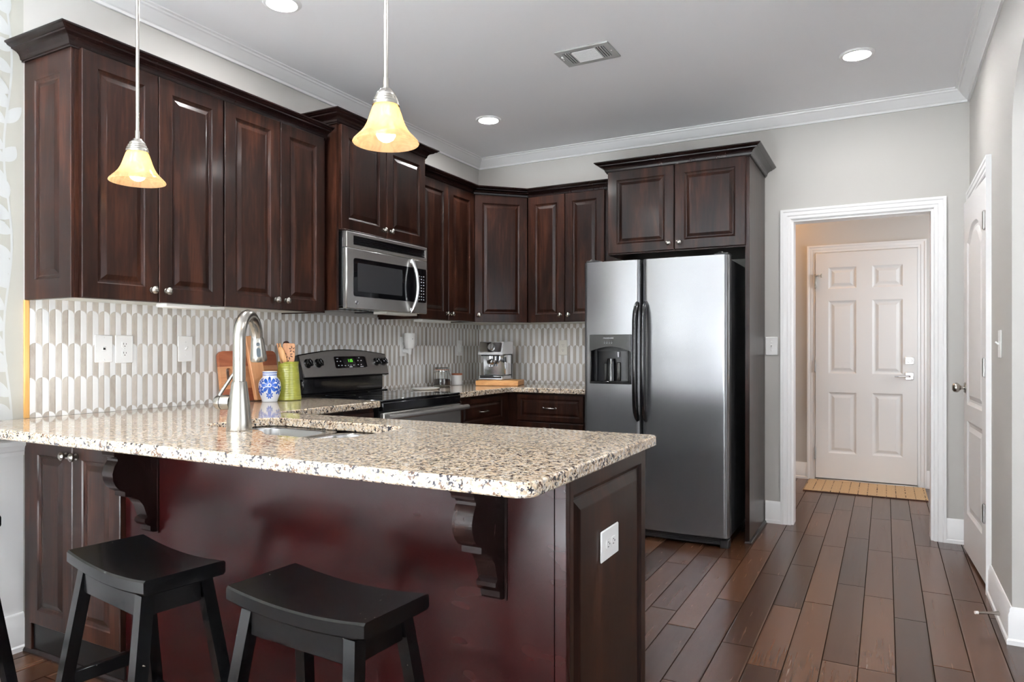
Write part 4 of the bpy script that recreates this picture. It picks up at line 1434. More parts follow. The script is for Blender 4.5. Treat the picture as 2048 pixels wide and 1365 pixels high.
obj('clock_digits', text_mesh('1:55', 0.026, M @ Matrix.Translation((0.405, 0.090, 0.0063))), 'screen_green', ds)
mb = MB()
for u, v, w_ in ((0.295, 0.106, 0.016), (0.290, 0.088, 0.010), (0.318, 0.088, 0.010), (0.295, 0.062, 0.010), (0.323, 0.062, 0.014), (0.352, 0.060, 0.012), (0.380, 0.061, 0.008), (0.402, 0.061, 0.008), (0.430, 0.062, 0.014), (0.400, 0.0515, 0.026), (0.470, 0.064, 0.010), (0.498, 0.064, 0.010), (0.500, 0.0515, 0.030), (0.475, 0.090, 0.010), (0.505, 0.090, 0.010), (0.490, 0.108, 0.012)):
    mb.box((u - w_ / 2, v - 0.002, 0.0061), (u + w_ / 2, v + 0.002, 0.0064), M=M)
obj('button_legend', mb, 'legend', ds)

# ------------------------------------------------------------------ microwave
MY0, MY1, MZ0, MZ1, MX = -2.053, -1.306, 1.383, 1.8015, 0.400
t = thing('microwave', 'stainless over-the-range microwave with a bowed handle', 'microwave', (0.2, -1.68, MZ0))
obj('body', MB().box((0.002, MY0 + 0.002, MZ0 + 0.014), (0.370, MY1 - 0.002, MZ1), 0.003), 'black_satin', t)
obj('filter_plate', MB().box((0.03, MY0 + 0.03, MZ0 + 0.004), (0.35, MY1 - 0.03, MZ0 + 0.0135), 0.002).box((0.09, MY0 + 0.08, MZ0 + 0.001), (0.27, MY0 + 0.34, MZ0 + 0.0045)), 'black', t)
obj('lamp_cover', MB().box((0.26, -1.66, MZ0 - 0.012), (0.36, MY1 - 0.05, MZ0 + 0.0035), 0.002), 'ivory_plastic', t)
obj('filter_screen', MB().box((0.08, -1.62, MZ0 - 0.001), (0.20, MY1 - 0.10, MZ0 + 0.0035)), 'black_satin', t)
obj('top_trim', MB().paneled(MY1 - MY0, MZ1 - 1.7165, 0.030, [(0.055, MY1 - MY0 - 0.018, 0.017, MZ1 - 1.7165 - 0.018)], fr((0.3705, MY0, 1.7165), (0, 1, 0), UPZ), [(0, 0), (0.002, 0.014), (0.003, 0.014)], 0.003), 'steel_h', t)
mb = MB().box((0.3872, MY0 + 0.058, 1.7345), (0.3885, MY1 - 0.021, 1.783))
for k in range(5):
    z = 1.7375 + k * 0.0098
    mb.box((0.388, MY0 + 0.058, z), (0.397, MY1 - 0.021, z + 0.0055), M=None)
obj('vent_louvre', mb, 'black', t)
DY1 = -1.442
dM = fr((0.3705, MY0, MZ0), (0, 1, 0), UPZ)
Hh = 1.715 - MZ0
dr = obj('door', MB().box((0, 0, 0), (DY1 - MY0, Hh, 0.030), 0.005, M=dM), 'steel_h', t)
gl_ = obj('door_glass', MB().prism(rrect(0.055, 0.070, DY1 - MY0 - 0.001, Hh - 0.053, 0.016, 5), 0.0302, 0.0322, dM), 'black_glass', dr)
obj('viewing_window', MB().prism(rrect(0.086, 0.098, 0.486, Hh - 0.078, 0.006, 3), 0.0323, 0.0328, dM), 'fridge_side', gl_)
obj('badge', MB().lathe([(0, 0.0026), (0.0085, 0.0026), (0.0090, 0.0022), (0.0095, 0.0028), (0.0108, 0.0028), (0.0112, 0.0)], 28, dM @ Matrix.Translation((0.081, 0.036, 0.0302))), 'chrome', dr)
hh = []
for k in range(15):
    s_ = k / 14
    hh.append(dM @ Vector((0.578 + 0.010 * math.sin(PI * s_), 0.004 + s_ * (Hh - 0.012), 0.034 + 0.040 * math.sin(PI * s_) ** 0.7)))
obj('handle', MB().tube(hh, [0.012] + [0.0125] * 13 + [0.012], 16, up=(1, 0, 0), sx=1.0).box((0.560, 0.004, 0.0302), (0.596, 0.030, 0.040), 0.004, M=dM).box((0.560, Hh - 0.036, 0.0302), (0.596, Hh - 0.010, 0.040), 0.004, M=dM), 'steel', dr)
kp_ = obj('keypad_panel', MB().box((0.3705, DY1 + 0.002, MZ0), (0.4005, MY1, MZ0 + Hh), 0.004), 'steel_h', t)
Wk = MY1 - DY1 - 0.002
kM = fr((0.4007, DY1 + 0.002, MZ0), (0, 1, 0), UPZ)
kg_ = obj('keypad_glass', MB().prism(rrect(0.001, 0.070, Wk - 0.012, Hh - 0.053, 0.012, 4), 0.0, 0.002, kM), 'black_glass', kp_)
mb = MB()
for k in range(9):
    for j in range(3):
        mb.box((0.040 + j * 0.024, 0.085 + k * 0.018, 0.0021), (0.040 + j * 0.024 + 0.010, 0.085 + k * 0.018 + (0.006 if (k + j) % 3 else 0.003), 0.0024), M=kM)
obj('button_legend', mb, 'legend', kg_)

# ------------------------------------------------------------------ wall plates


def wall_plate(name, M, w_, h_, label, kind, mat='white_plastic', group='white wall plates'):
    t = thing(name, label, 'wall plate', M.translation, group)
    mb = MB().box((-w_ / 2, -h_ / 2, 0), (w_ / 2, h_ / 2, 0.006), 0.003, M=M)
    p = obj('cover_plate', mb, mat, t)
    if kind in ('outlet', 'outlet_h'):
        for s_ in (-1, 1):
            c = (0, s_ * 0.0195) if kind == 'outlet' else (s_ * 0.0195, 0)
            Mo = M @ Matrix.Translation((c[0], c[1], 0.0062))
            if kind == 'outlet_h':
                Mo = Mo @ Matrix.Rotation(PI / 2, 4, 'Z')
            loop = arc(0, 0, 0.0165, 42, 138, 8) + arc(0, 0, 0.0165, 222, 318, 8)
            s2 = obj('socket', MB().prism(loop, 0, 0.0022, Mo), mat, p)
            mb = MB().box((-0.0072, 0.0, 0.0023), (-0.0050, 0.0075, 0.0026), M=Mo).box((0.0050, 0.0, 0.0023), (0.0072, 0.006, 0.0026), M=Mo).lathe([(0, 0.0003), (0.0024, 0.0003), (0.0024, 0)], 10, Mo @ Matrix.Translation((0, -0.0068, 0.0023)))
            obj('slot', mb, 'slot', s2)
    elif kind == 'toggle':
        obj('toggle_frame', MB().box((-0.006, -0.0125, 0.0061), (0.006, 0.0125, 0.0075), 0.0005, M=M), mat, p)
        obj('toggle', MB().tube([(0, -0.001, 0.0076), (0, 0.010, 0.0200)], [0.0045, 0.0035], 10, M=M), mat, p)
    elif kind == 'rocker':
        obj('rocker', MB().box((-0.0165, -0.033, 0.0061), (0.0165, 0.033, 0.0095), 0.0015, M=M), mat, p)
        obj('slide', MB().box((0.006, -0.026, 0.0097), (0.010, 0.026, 0.0125), 0.001, M=M), mat, p)
    elif kind == 'jack':
        j = obj('jack', MB().box((-0.009, -0.009, 0.0061), (0.009, 0.009, 0.0085), 0.001, M=M), mat, p)
        obj('jack_opening', MB().box((-0.005, -0.005, 0.0086), (0.005, 0.004, 0.0089), M=M), 'slot', j)
    mb = MB()
    for s_ in ((-1, 1) if kind in ('toggle', 'jack') else (0,)):
        y = s_ * (0.030 if kind == 'toggle' else 0.048)
        if kind != 'rocker':
            mb.lathe([(0, 0.0018), (0.0022, 0.0014), (0.0032, 0.0)], 10, M @ Matrix.Translation((0, y, 0.0061)))
    if mb.v:
        obj('screw', mb, mat, p)
    return t


def wallL(y, z):
    return fr((0.0079, y, z), (0, 1, 0), UPZ)


wall_plate('phone_jack', wallL(-3.136, 1.167), 0.078, 0.117, 'white phone jack plate on the tile, the plate closest to the wallpaper', 'jack')
wall_plate('power_outlet', wallL(-3.045, 1.165), 0.082, 0.122, 'white double outlet on the tile beside the phone jack', 'outlet')
wall_plate('light_switch', wallL(-2.742, 1.166), 0.078, 0.122, 'white toggle switch on the tile above the cutting board', 'toggle')
wall_plate('power_outlet', wallL(-2.372, 1.168), 0.074, 0.122, 'white outlet plate half hidden behind the faucet head', 'outlet')
wall_plate('power_outlet', wallL(-1.040, 1.180), 0.074, 0.135, 'white outlet behind the plugged-in wax warmer', 'outlet')
wall_plate('dimmer_switch', wallL(-0.313, 1.170), 0.075, 0.120, 'white slide dimmer on the tile by the coffee machine', 'rocker')
wall_plate('power_outlet', fr((0.763, -0.0079, 1.172), (1, 0, 0), UPZ), 0.072, 0.117, 'ivory outlet on the tile between coffee machine and refrigerator', 'outlet', 'ivory_plastic')
wall_plate('light_switch', fr((2.2815, -0.0004, 1.182), (1, 0, 0), UPZ), 0.078, 0.122, 'white toggle switch on the painted wall by the hall opening', 'toggle')
wall_plate('light_switch', fr((XR - 0.0004, -1.275, 1.187), (0, -1, 0), UPZ), 0.075, 0.122, 'white toggle switch beside the pantry door', 'toggle')
wall_plate('power_outlet', fr((PX + 0.0006, -3.160, 0.647), (0, 1, 0), UPZ), 0.132, 0.083, 'white sideways outlet on the dark end of the peninsula', 'outlet_h')

# plug-in wax warmer
t = thing('wax_warmer', 'white textured plug-in wax warmer on the tile beside the range', 'wax warmer', (0.05, -1.03, 1.16))
ws = MB()
rings = []
for z, r_ in ((1.166, 0.028), (1.170, 0.032), (1.20, 0.037), (1.235, 0.039), (1.262, 0.040), (1.268, 0.041), (1.272, 0.039)):
    rings.append([(0.062 + r_ * (1 + 0.02 * math.cos(12 * a + z * 300)) * math.cos(a), -1.030 + r_ * (1 + 0.02 * math.cos(12 * a + z * 300)) * math.sin(a), z) for a in [2 * PI * k / 48 for k in range(48)]])
obj('shade', ws.loops(rings), 'ceramic', t)
obj('vent_hole', MB().lathe([(0, 0.001), (0.003, 0.001), (0.003, 0)], 10, fr((0.062 + 0.0355, -1.030 - 0.016, 1.232), (0.4, 0.9, 0), UPZ)), 'slot', t)
obj('plug', MB().tube([(0.017, -1.035, 1.150), (0.045, -1.033, 1.150), (0.060, -1.030, 1.140)], [0.016, 0.017, 0.010], 16).tube([(0.062, -1.030, 1.165), (0.062, -1.030, 1.125)], [0.014, 0.010], 14), 'white_plastic', t)

# under-cabinet lights, switched off
for y0, y1, x0, lab in ((-3.02, -2.72, 0.19, 'slim under-cabinet light below the two-door cabinet over the phone jack'), (-1.15, -0.80, 0.18, 'slim under-cabinet light below the cabinet between microwave and corner')):
    t = thing('under_cabinet_light', lab, 'light', (x0, (y0 + y1) / 2, 1.345), 'under-cabinet lights')
    obj('housing', MB().box((x0, y0, 1.3445), (x0 + 0.07, y1, 1.3622), 0.004), 'white_plastic', t)
    obj('diffuser', MB().box((x0 + 0.012, y0 + 0.02, 1.3425), (x0 + 0.058, y1 - 0.02, 1.3443), 0.0008), 'ivory_plastic', t)

# ------------------------------------------------------------------ things on the worktops
ZW = ZT1 + 0.0006
# striped cutting board leaning on the tile
t = thing('cutting_board', 'reddish striped cutting board with a hand slot leaning on the tile', 'cutting board', (0.05, -2.39, ZW))
tilt = Vector((-0.036, 0, 0.25)).normalized()
M = fr((0.049, -2.572, ZW + 0.0002), (0, 1, 0), tilt)
slot = rrect(0.036, 0.083, 0.068, 0.172, 0.0155, 5)
L_ = 0.37


def strip(v0, v1, corners):
    pts = []
    if 'b' in corners:
        pts += arc(0.014, 0.014, 0.014, 180, 270, 4) + arc(L_ - 0.014, 0.014, 0.014, 270, 360, 4)
    else:
        pts += [(0, v0), (L_, v0)]
    if 't' in corners:
        pts += arc(L_ - 0.03, v1 - 0.03, 0.03, 0, 90, 5) + arc(0.03, v1 - 0.03, 0.03, 90, 180, 5)
    else:
        pts += [(L_, v1), (0, v1)]
    return pts


obj('dark_strip', MB().plate(strip(0, 0.066, 'b'), [], 0, 0.019, 0, M), 'cherry', t)
obj('light_strip', MB().plate(strip(0.0662, 0.1795, ''), [slot], 0, 0.019, 0, M), 'maple_y', t)
obj('dark_strip', MB().plate(strip(0.1797, 0.258, 't'), [], 0, 0.019, 0, M), 'cherry', t)
# narrow maple board
t = thing('serving_board', 'narrow pale maple board leaning in front of the striped cutting board', 'cutting board', (0.08, -2.37, ZW))
up_ = Vector((-0.045, -0.036, 0.34)).normalized()
M = fr((0.094, -2.395, ZW + 0.0005), (0, 1, 0), up_)
M = fr((0.094, -2.405, ZW + 0.0005), Vector((0, 1, 0.10)), up_)
obj('board', MB().plate(rrect(0.0, 0.0, 0.082, 0.335, 0.012, 4), [], 0, 0.022, 0.003, M), 'maple', t)

# painted vase
VX, VY = 0.182, -2.382
vp = [(0, 0), (0.036, 0), (0.038, 0.002), (0.039, 0.008), (0.047, 0.030), (0.0535, 0.055), (0.0560, 0.075), (0.0550, 0.092), (0.0490, 0.110), (0.0400, 0.121), (0.0360, 0.126), (0.0352, 0.131), (0.0355, 0.146), (0.0368, 0.153), (0.0360, 0.155), (0.0330, 0.155), (0.0315, 0.146), (0.0315, 0.130), (0, 0.126)]
o = obj('vase', MB().lathe(vp, 56), 'vase', at=Matrix.Translation((VX, VY, ZW)))
tag(o, 'white vase painted with blue flowers in front of the maple board', 'vase')

# green pitcher and its utensils
GX, GY = 0.170, -2.245
t = thing('pitcher', 'lime green glazed pitcher holding wooden utensils', 'pitcher', (GX, GY, ZW))
prof = [(0.064, 0.0), (0.0685, 0.004), (0.0675, 0.012), (0.0655, 0.03), (0.0600, 0.09), (0.0550, 0.15), (0.0525, 0.185), (0.0545, 0.198), (0.0560, 0.202)]
rings = [[(0, 0, 0.0)] * 64]
sp_dir = math.atan2(-0.85, 0.15)


def ring(r_, z):
    out_ = []
    for k in range(64):
        a = 2 * PI * k / 64
        da = (a - sp_dir + PI) % (2 * PI) - PI
        q = max(0.0, (z - 0.15) / 0.052)
        sp = math.exp(-(da / 0.28) ** 2) * q * q
        out_.append(((r_ + 0.016 * sp) * math.cos(a), (r_ + 0.016 * sp) * math.sin(a), z - 0.010 * sp))
    return out_


rr2 = [ring(r_, z) for r_, z in prof] + [ring(r_ - 0.004, z) for r_, z in prof[::-1][:-2]]
obj('jug', MB().loops(rr2), 'pitcher', t, at=Matrix.Translation((GX, GY, ZW)))
hp = [(0.070 * math.cos(a0) + 0, 0, z) for a0, z in ((0, 0.17),)]
ha = math.atan2(0.85, -0.5)
hpts = [(r_ * math.cos(ha), r_ * math.sin(ha), z) for r_, z in ((0.051, 0.170), (0.072, 0.178), (0.088, 0.160), (0.091, 0.125), (0.084, 0.085), (0.061, 0.062))]
obj('handle', MB().tube(hpts, 0.009, 12), 'pitcher', t, at=Matrix.Translation((GX, GY, ZW)))


def utensil(name, label, mb_parts, group='utensils in the green pitcher'):
    first = True
    t_ = thing(name, label, 'utensil', (GX, GY, ZW + 0.02), group)
    for nm, mb_, mt in mb_parts:
        obj(nm, mb_, mt, t_)


def stick(p0, p1, r0, r1, seg=10, sx=1.0):
    return MB().tube([p0, tuple((a + b) / 2 for a, b in zip(p0, p1)), p1], [r0, (r0 + r1) / 2, r1], seg, sx=sx)


def B(l, d, dz):
    """l: sideways along the room's view of the pitcher, d: away from it, dz above the worktop"""
    return (GX + 0.88 * l - 0.47 * d, GY + 0.47 * l + 0.88 * d, ZW + dz)


# broad flat spatula with burnt leaf pattern, facing the room
fM = fr(B(-0.040, 0.004, 0.170), Vector((0.88, 0.47, 0.0)), Vector((0.03, 0.0, 1.0)))
bl = MB().plate([(0.018, 0.0), (0.066, 0.004), (0.072, 0.06)] + arc(0.062, 0.118, 0.010, 0, 90, 4) + arc(0.018, 0.120, 0.010, 90, 180, 4) + [(0.008, 0.05)], [], -0.003, 0.003, 0.001, fM)
pat = MB()
for u, v, a, L2 in ((0.030, 0.070, 2.6, 0.018), (0.030, 0.066, 3.3, 0.020), (0.036, 0.060, 3.9, 0.016), (0.042, 0.058, 5.0, 0.018), (0.046, 0.064, 5.8, 0.020), (0.046, 0.070, 0.2, 0.016), (0.055, 0.098, 2.9, 0.016), (0.058, 0.100, 1.9, 0.016), (0.062, 0.096, 1.0, 0.014), (0.056, 0.092, 3.8, 0.014), (0.062, 0.090, 5.3, 0.014), (0.036, 0.03, 1.0, 0.012), (0.034, 0.026, 2.2, 0.010)):
    pts = []
    for k in range(7):
        s_ = k / 6
        pts.append((s_ * L2, 0.0030 * math.sin(PI * s_)))
    pts += [(p[0], -p[1]) for p in pts[-2:0:-1]]
    pat.add([(u + p[0] * math.cos(a) - p[1] * math.sin(a), v + p[0] * math.sin(a) + p[1] * math.cos(a), 0.0034) for p in pts], [list(range(len(pts)))], fM)
utensil('wooden_spatula', 'broad wooden spatula with a burnt leaf pattern, in the green pitcher', [('blade', bl, 'maple'), ('handle', stick(B(0.002, 0.004, 0.174), B(0.006, 0.016, 0.022), 0.0062, 0.0052), 'maple'), ('leaf_pattern', pat, 'burnt')])
sM = fr(B(-0.027, -0.012, 0.240), Vector((0.88, 0.47, 0)), Vector((-0.26, -0.14, 1.0)))
utensil('wooden_spoon', 'honey-coloured wooden spoon tilted in front of the patterned spatula', [('bowl', MB().lathe([(0, -0.034), (0.010, -0.031), (0.0155, -0.018), (0.0165, 0.0), (0.014, 0.020), (0.007, 0.031), (0, 0.033)], 20, sM @ Matrix.Rotation(-PI / 2, 4, 'X') @ Matrix.Diagonal((1, 0.35, 1.35, 1))), 'spoonwood'), ('handle', stick(B(-0.014, -0.012, 0.202), B(0.024, -0.002, 0.022), 0.0055, 0.0048), 'spoonwood')])
utensil('chopstick', 'thin pale wooden stick leaning out of the pitcher beside the board', [('stick', stick(B(-0.060, 0.004, 0.298), B(-0.002, -0.002, 0.022), 0.0042, 0.0036), 'maple')])
utensil('wooden_spatula', 'narrow pale wooden spatula edge-on between stick and spoon', [('blade', stick(B(-0.050, 0.012, 0.298), B(-0.036, 0.010, 0.215), 0.0075, 0.0055, 10, 0.5), 'spoonwood'), ('handle', stick(B(-0.036, 0.010, 0.2148), B(-0.004, 0.010, 0.022), 0.005, 0.0045), 'spoonwood')])
utensil('ladle', 'dark wooden ladle behind the patterned spatula', [('bowl', MB().lathe([(0, -0.022), (0.013, -0.017), (0.0195, 0.0), (0.013, 0.017), (0, 0.022)], 18, Matrix.Translation(B(-0.026, 0.046, 0.290))), 'burnt'), ('handle', stick(B(-0.024, 0.044, 0.268), B(-0.006, 0.024, 0.022), 0.0055, 0.0048), 'burnt')])

# spoon rest
o = obj('spoon_rest', MB().lathe([(0, 0.004), (0.075, 0.005), (0.100, 0.012), (0.1035, 0.0125), (0.103, 0.010), (0.085, 0.0), (0, 0)], 48), 'ceramic', at=Matrix.Translation((0.295, -1.175, ZW)) @ Matrix.Diagonal((0.75, 1.15, 1, 1)))
tag(o, 'flat white oval dish on the worktop right beside the range', 'dish')

# jar of coffee
JX, JY = 0.150, -0.765
t = thing('storage_jar', 'clip-top glass jar half full of ground coffee', 'jar', (JX, JY, ZW))
obj('glass_body', MB().lathe([(0, 0), (0.054, 0), (0.060, 0.004), (0.061, 0.012), (0.061, 0.085), (0.056, 0.097), (0.048, 0.104), (0.048, 0.116), (0.046, 0.116), (0.046, 0.103), (0.054, 0.095), (0.0585, 0.084), (0.0585, 0.012), (0.053, 0.006), (0, 0.006)], 40), 'glass', t, at=Matrix.Translation((JX, JY, ZW)))
obj('coffee', MB().lathe([(0, 0.0066), (0.052, 0.0066), (0.0575, 0.012), (0.0575, 0.050), (0.03, 0.054), (0, 0.052)], 36), 'coffee', t, at=Matrix.Translation((JX, JY, ZW)))
obj('rubber_seal', MB().lathe([(0.0485, 0.1165), (0.0515, 0.1165), (0.0515, 0.1195), (0.0485, 0.1195), (0.0485, 0.1165)], 36), 'seal', t, at=Matrix.Translation((JX, JY, ZW)))
obj('lid', MB().lathe([(0.047, 0.120), (0.0515, 0.121), (0.050, 0.131), (0.044, 0.134), (0, 0.134), (0, 0.129), (0.043, 0.128), (0.047, 0.120)], 36), 'glass', t, at=Matrix.Translation((JX, JY, ZW)))
cl = MB()
for a in (0.35, 0.35 + PI):
    cx_, cy_ = math.cos(a), math.sin(a)
    cl.tube([(JX + cx_ * 0.0535, JY + cy_ * 0.0535, ZW + 0.100), (JX + cx_ * 0.062, JY + cy_ * 0.062, ZW + 0.112), (JX + cx_ * 0.058, JY + cy_ * 0.058, ZW + 0.132), (JX + cx_ * 0.030, JY + cy_ * 0.030, ZW + 0.137)], 0.0016, 8)
cl.tube([(JX + 0.051 * math.cos(a), JY + 0.051 * math.sin(a), ZW + 0.107) for a in [2 * PI * k / 32 for k in range(33)]], 0.0015, 6)
obj('wire_clip', cl, 'chrome', t)

t = thing('canister', 'small white canister with a wooden lid between the glass jar and the coffee machine', 'canister', (0.155, -0.575, ZW))
obj('pot', MB().lathe([(0, 0), (0.036, 0), (0.040, 0.004), (0.040, 0.072), (0.038, 0.074), (0, 0.074)], 36), 'ceramic', t, at=Matrix.Translation((0.155, -0.575, ZW)))
obj('lid', MB().lathe([(0, 0.0745), (0.0405, 0.0745), (0.0410, 0.077), (0.0405, 0.084), (0.038, 0.086), (0, 0.086)], 36), 'cherry', t, at=Matrix.Translation((0.155, -0.575, ZW)))

# wooden riser and espresso machine, turned into the corner
bA = Vector((0.325, -0.590, 0))
bU = Vector((0.955, 0.297, 0)).normalized()
M = fr(bA + Vector((0, 0, ZW)), bU, Vector((0, 0, 1)).cross(bU))
t = thing('wooden_riser', 'honey-coloured wooden board under the espresso machine', 'board', M.translation)
obj('board', MB().box((0.0, 0.0, 0.0), (0.315, 0.255, 0.0375), 0.004, M=M), 'oak_tray', t)
ZE = ZW + 0.0380
cU = Vector((0.985, 0.17, 0)).normalized()
cM = fr(Vector((0.2965, -0.500, ZE)), cU, Vector((0, 0, 1)).cross(cU))       # local: x along the front, y to the back, z up
t = thing('espresso_machine', 'small stainless espresso machine on the wooden board', 'coffee machine', cM.translation)
CW, CD = 0.190, 0.235
obj('drip_tray', MB().box((0, 0.0, 0), (CW, 0.20, 0.030), 0.004, M=cM), 'steel', t)
obj('tray_grid', MB().box((0.008, 0.006, 0.0302), (CW - 0.008, 0.085, 0.0335), 0.001, M=cM).box((0.012, -0.0006, 0.014), (CW - 0.012, -0.0001, 0.026), M=cM), 'black', t)
obj('column', MB().box((0.0, 0.092, 0.0303), (CW - 0.012, CD, 0.188), 0.006, M=cM), 'chrome', t)
obj('water_tank', MB().box((-0.012, CD + 0.001, 0.0), (CW - 0.02, CD + 0.050, 0.275), 0.010, M=cM), 'fridge_side', t)
hd2 = MB().loops([[tuple(cM @ Vector(p)) for p in r_] for r_ in (
    [(0.0, -0.004, 0.190), (CW, -0.004, 0.190), (CW, CD, 0.190), (0.0, CD, 0.190)],
    [(0.0, -0.006, 0.200), (CW, -0.006, 0.200), (CW, CD, 0.200), (0.0, CD, 0.200)],
    [(0.002, 0.028, 0.282), (CW - 0.002, 0.028, 0.282), (CW - 0.002, CD, 0.284), (0.002, CD, 0.284)])])
head = obj('head', hd2, 'steel', t)
hu = cU
hv = (cM.to_3x3() @ Vector((0, 0.034, 0.082))).normalized()
hM = fr(cM @ Vector((0.0, -0.006, 0.200)), hu, hv)
obj('fascia', MB().prism(rrect(0.012, 0.006, CW - 0.012, 0.082, 0.010, 4), 0.0003, 0.003, hM), 'chrome', head)
kd = obj('control_dial', MB().lathe([(0, 0.016), (0.022, 0.016), (0.025, 0.012), (0.0265, 0.0), (0, 0)], 28, hM @ Matrix.Translation((0.098, 0.044, 0.0032))), 'steel', head)
obj('dial_mark', MB().box((-0.0015, -0.022, 0.0161), (0.0015, 0.022, 0.0166), M=hM @ Matrix.Translation((0.098, 0.044, 0.0032))), 'slot', kd)
obj('rim', MB().box((0.0, -0.008, 0.186), (CW, -0.0045, 0.1985), 0.001, M=cM).box((0.02, 0.0, 0.176), (CW - 0.02, 0.09, 0.1895), M=cM, mi=1), ['legend', 'black'], head)
gh = obj('group_head', MB().lathe([(0.036, 0.0), (0.036, -0.030), (0.031, -0.033), (0.031, -0.046), (0.024, -0.060), (0, -0.060)], 28, cM @ Matrix.Translation((0.082, 0.042, 0.1755))), 'chrome', t)
obj('portafilter_handle', MB().tube([cM @ Vector(p) for p in ((0.100, 0.015, 0.150), (0.106, -0.03, 0.144), (0.114, -0.085, 0.134))], [0.008, 0.013, 0.014], 14), 'black', gh)
for dx in (-0.010, 0.010):
    obj('spout', MB().tube([cM @ Vector(p) for p in ((0.082 + dx * 0.4, 0.040, 0.118), (0.082 + dx, 0.038, 0.108), (0.082 + dx, 0.038, 0.098))], 0.0055, 10), 'chrome', gh)
sw_ = obj('steam_wand', MB().tube([cM @ Vector(p) for p in ((CW + 0.004, 0.030, 0.178), (CW + 0.010, 0.020, 0.150), (CW + 0.014, 0.014, 0.122), (CW + 0.020, 0.006, 0.085))], [0.007, 0.007, 0.006, 0.005], 12), 'chrome', t)
obj('wand_grip', MB().tube([cM @ Vector(p) for p in ((CW + 0.007, 0.024, 0.166), (CW + 0.0125, 0.0155, 0.132))], [0.013, 0.012], 14), 'black', sw_)

# ------------------------------------------------------------------ stools
SH = 0.622          # top of the raised seat ends


def make_stool(loc, rz, label):
    t = thing('bar_stool', label, 'stool', loc, 'black saddle stools', rz)
    A = WM[t.name].copy()
    L, Dp, Th = 0.213, 0.104, 0.036
    n, k = 24, 3
    # saddle seat: dips along its length
    rings = []
    for i in range(n + 1):
        s_ = -1 + 2 * i / n
        x = L * s_
        dip = 0.015 * (1 - s_ * s_) ** 1.0
        zt = SH - dip
        e = 0.004 if 0 < i < n else 0.005
        rings.append([(x, -Dp, zt - Th + 0.006), (x, -Dp + 0.006, zt - Th), (x, Dp - 0.006, zt - Th), (x, Dp, zt - Th + 0.006), (x, Dp, zt - e), (x, Dp - e, zt), (x, -Dp + e, zt), (x, -Dp, zt - e)])
    obj('seat', MB().loops(rings), 'stool', t, at=A, angle=30)

    def leg_pt(sx, sy, z):
        f = (SH - 0.05 - z) / (SH - 0.05)
        return Vector((sx * (0.160 + 0.065 * f), sy * (0.075 + 0.080 * f), z))
    for sx in (-1, 1):
        for sy in (-1, 1):
            a, b = leg_pt(sx, sy, SH - 0.048), leg_pt(sx, sy, 0.0)
            h = 0.016
            r0 = [a + Vector(d) for d in ((-h, -h, 0), (h, -h, 0), (h, h, 0), (-h, h, 0))]
            r1 = [b + Vector(d) for d in ((-h, -h, 0), (h, -h, 0), (h, h, 0), (-h, h, 0))]
            obj('leg', MB().loops([r1, r0]), 'stool', t, at=A)
    for sy in (-1, 1):
        p = leg_pt(1, sy, SH - 0.075)
        obj('apron', MB().box((-p.x + 0.0172, p.y - 0.010, SH - 0.104), (p.x - 0.0172, p.y + 0.010, SH - 0.044), 0.0015), 'stool', t, at=A)
        q = leg_pt(1, sy, 0.17)
        obj('stretcher', MB().box((-q.x + 0.0178, q.y - 0.010, 0.152), (q.x - 0.0178, q.y + 0.010, 0.188), 0.002), 'stool', t, at=A)
    for sx in (-1, 1):
        p = leg_pt(sx, 1, SH - 0.075)
        obj('apron', MB().box((p.x - 0.010, -p.y + 0.0172, SH - 0.100), (p.x + 0.010, p.y - 0.0172, SH - 0.050), 0.0015), 'stool', t, at=A)
        q = leg_pt(sx, 1, 0.28)
        obj('stretcher', MB().box((q.x - 0.010, -q.y + 0.0178, 0.262), (q.x + 0.010, q.y - 0.0178, 0.298), 0.002), 'stool', t, at=A)
    return t


st = make_stool((1.224, -3.772, 0.0), math.radians(-8.5), 'black saddle stool at the peninsula in front of the two-door cabinet')
copy_thing(st, Matrix.Translation((1.834, -3.744, 0)) @ Matrix.Rotation(math.radians(-3.2), 4, 'Z'), 'black saddle stool at the peninsula, the one closer to the outlet end')
copy_thing(st, Matrix.Translation((0.324, -3.940, 0)) @ Matrix.Rotation(math.radians(95), 4, 'Z'), 'black stool mostly out of frame, only its legs showing by the white wainscot')

# ------------------------------------------------------------------ pendants
PY = -3.40


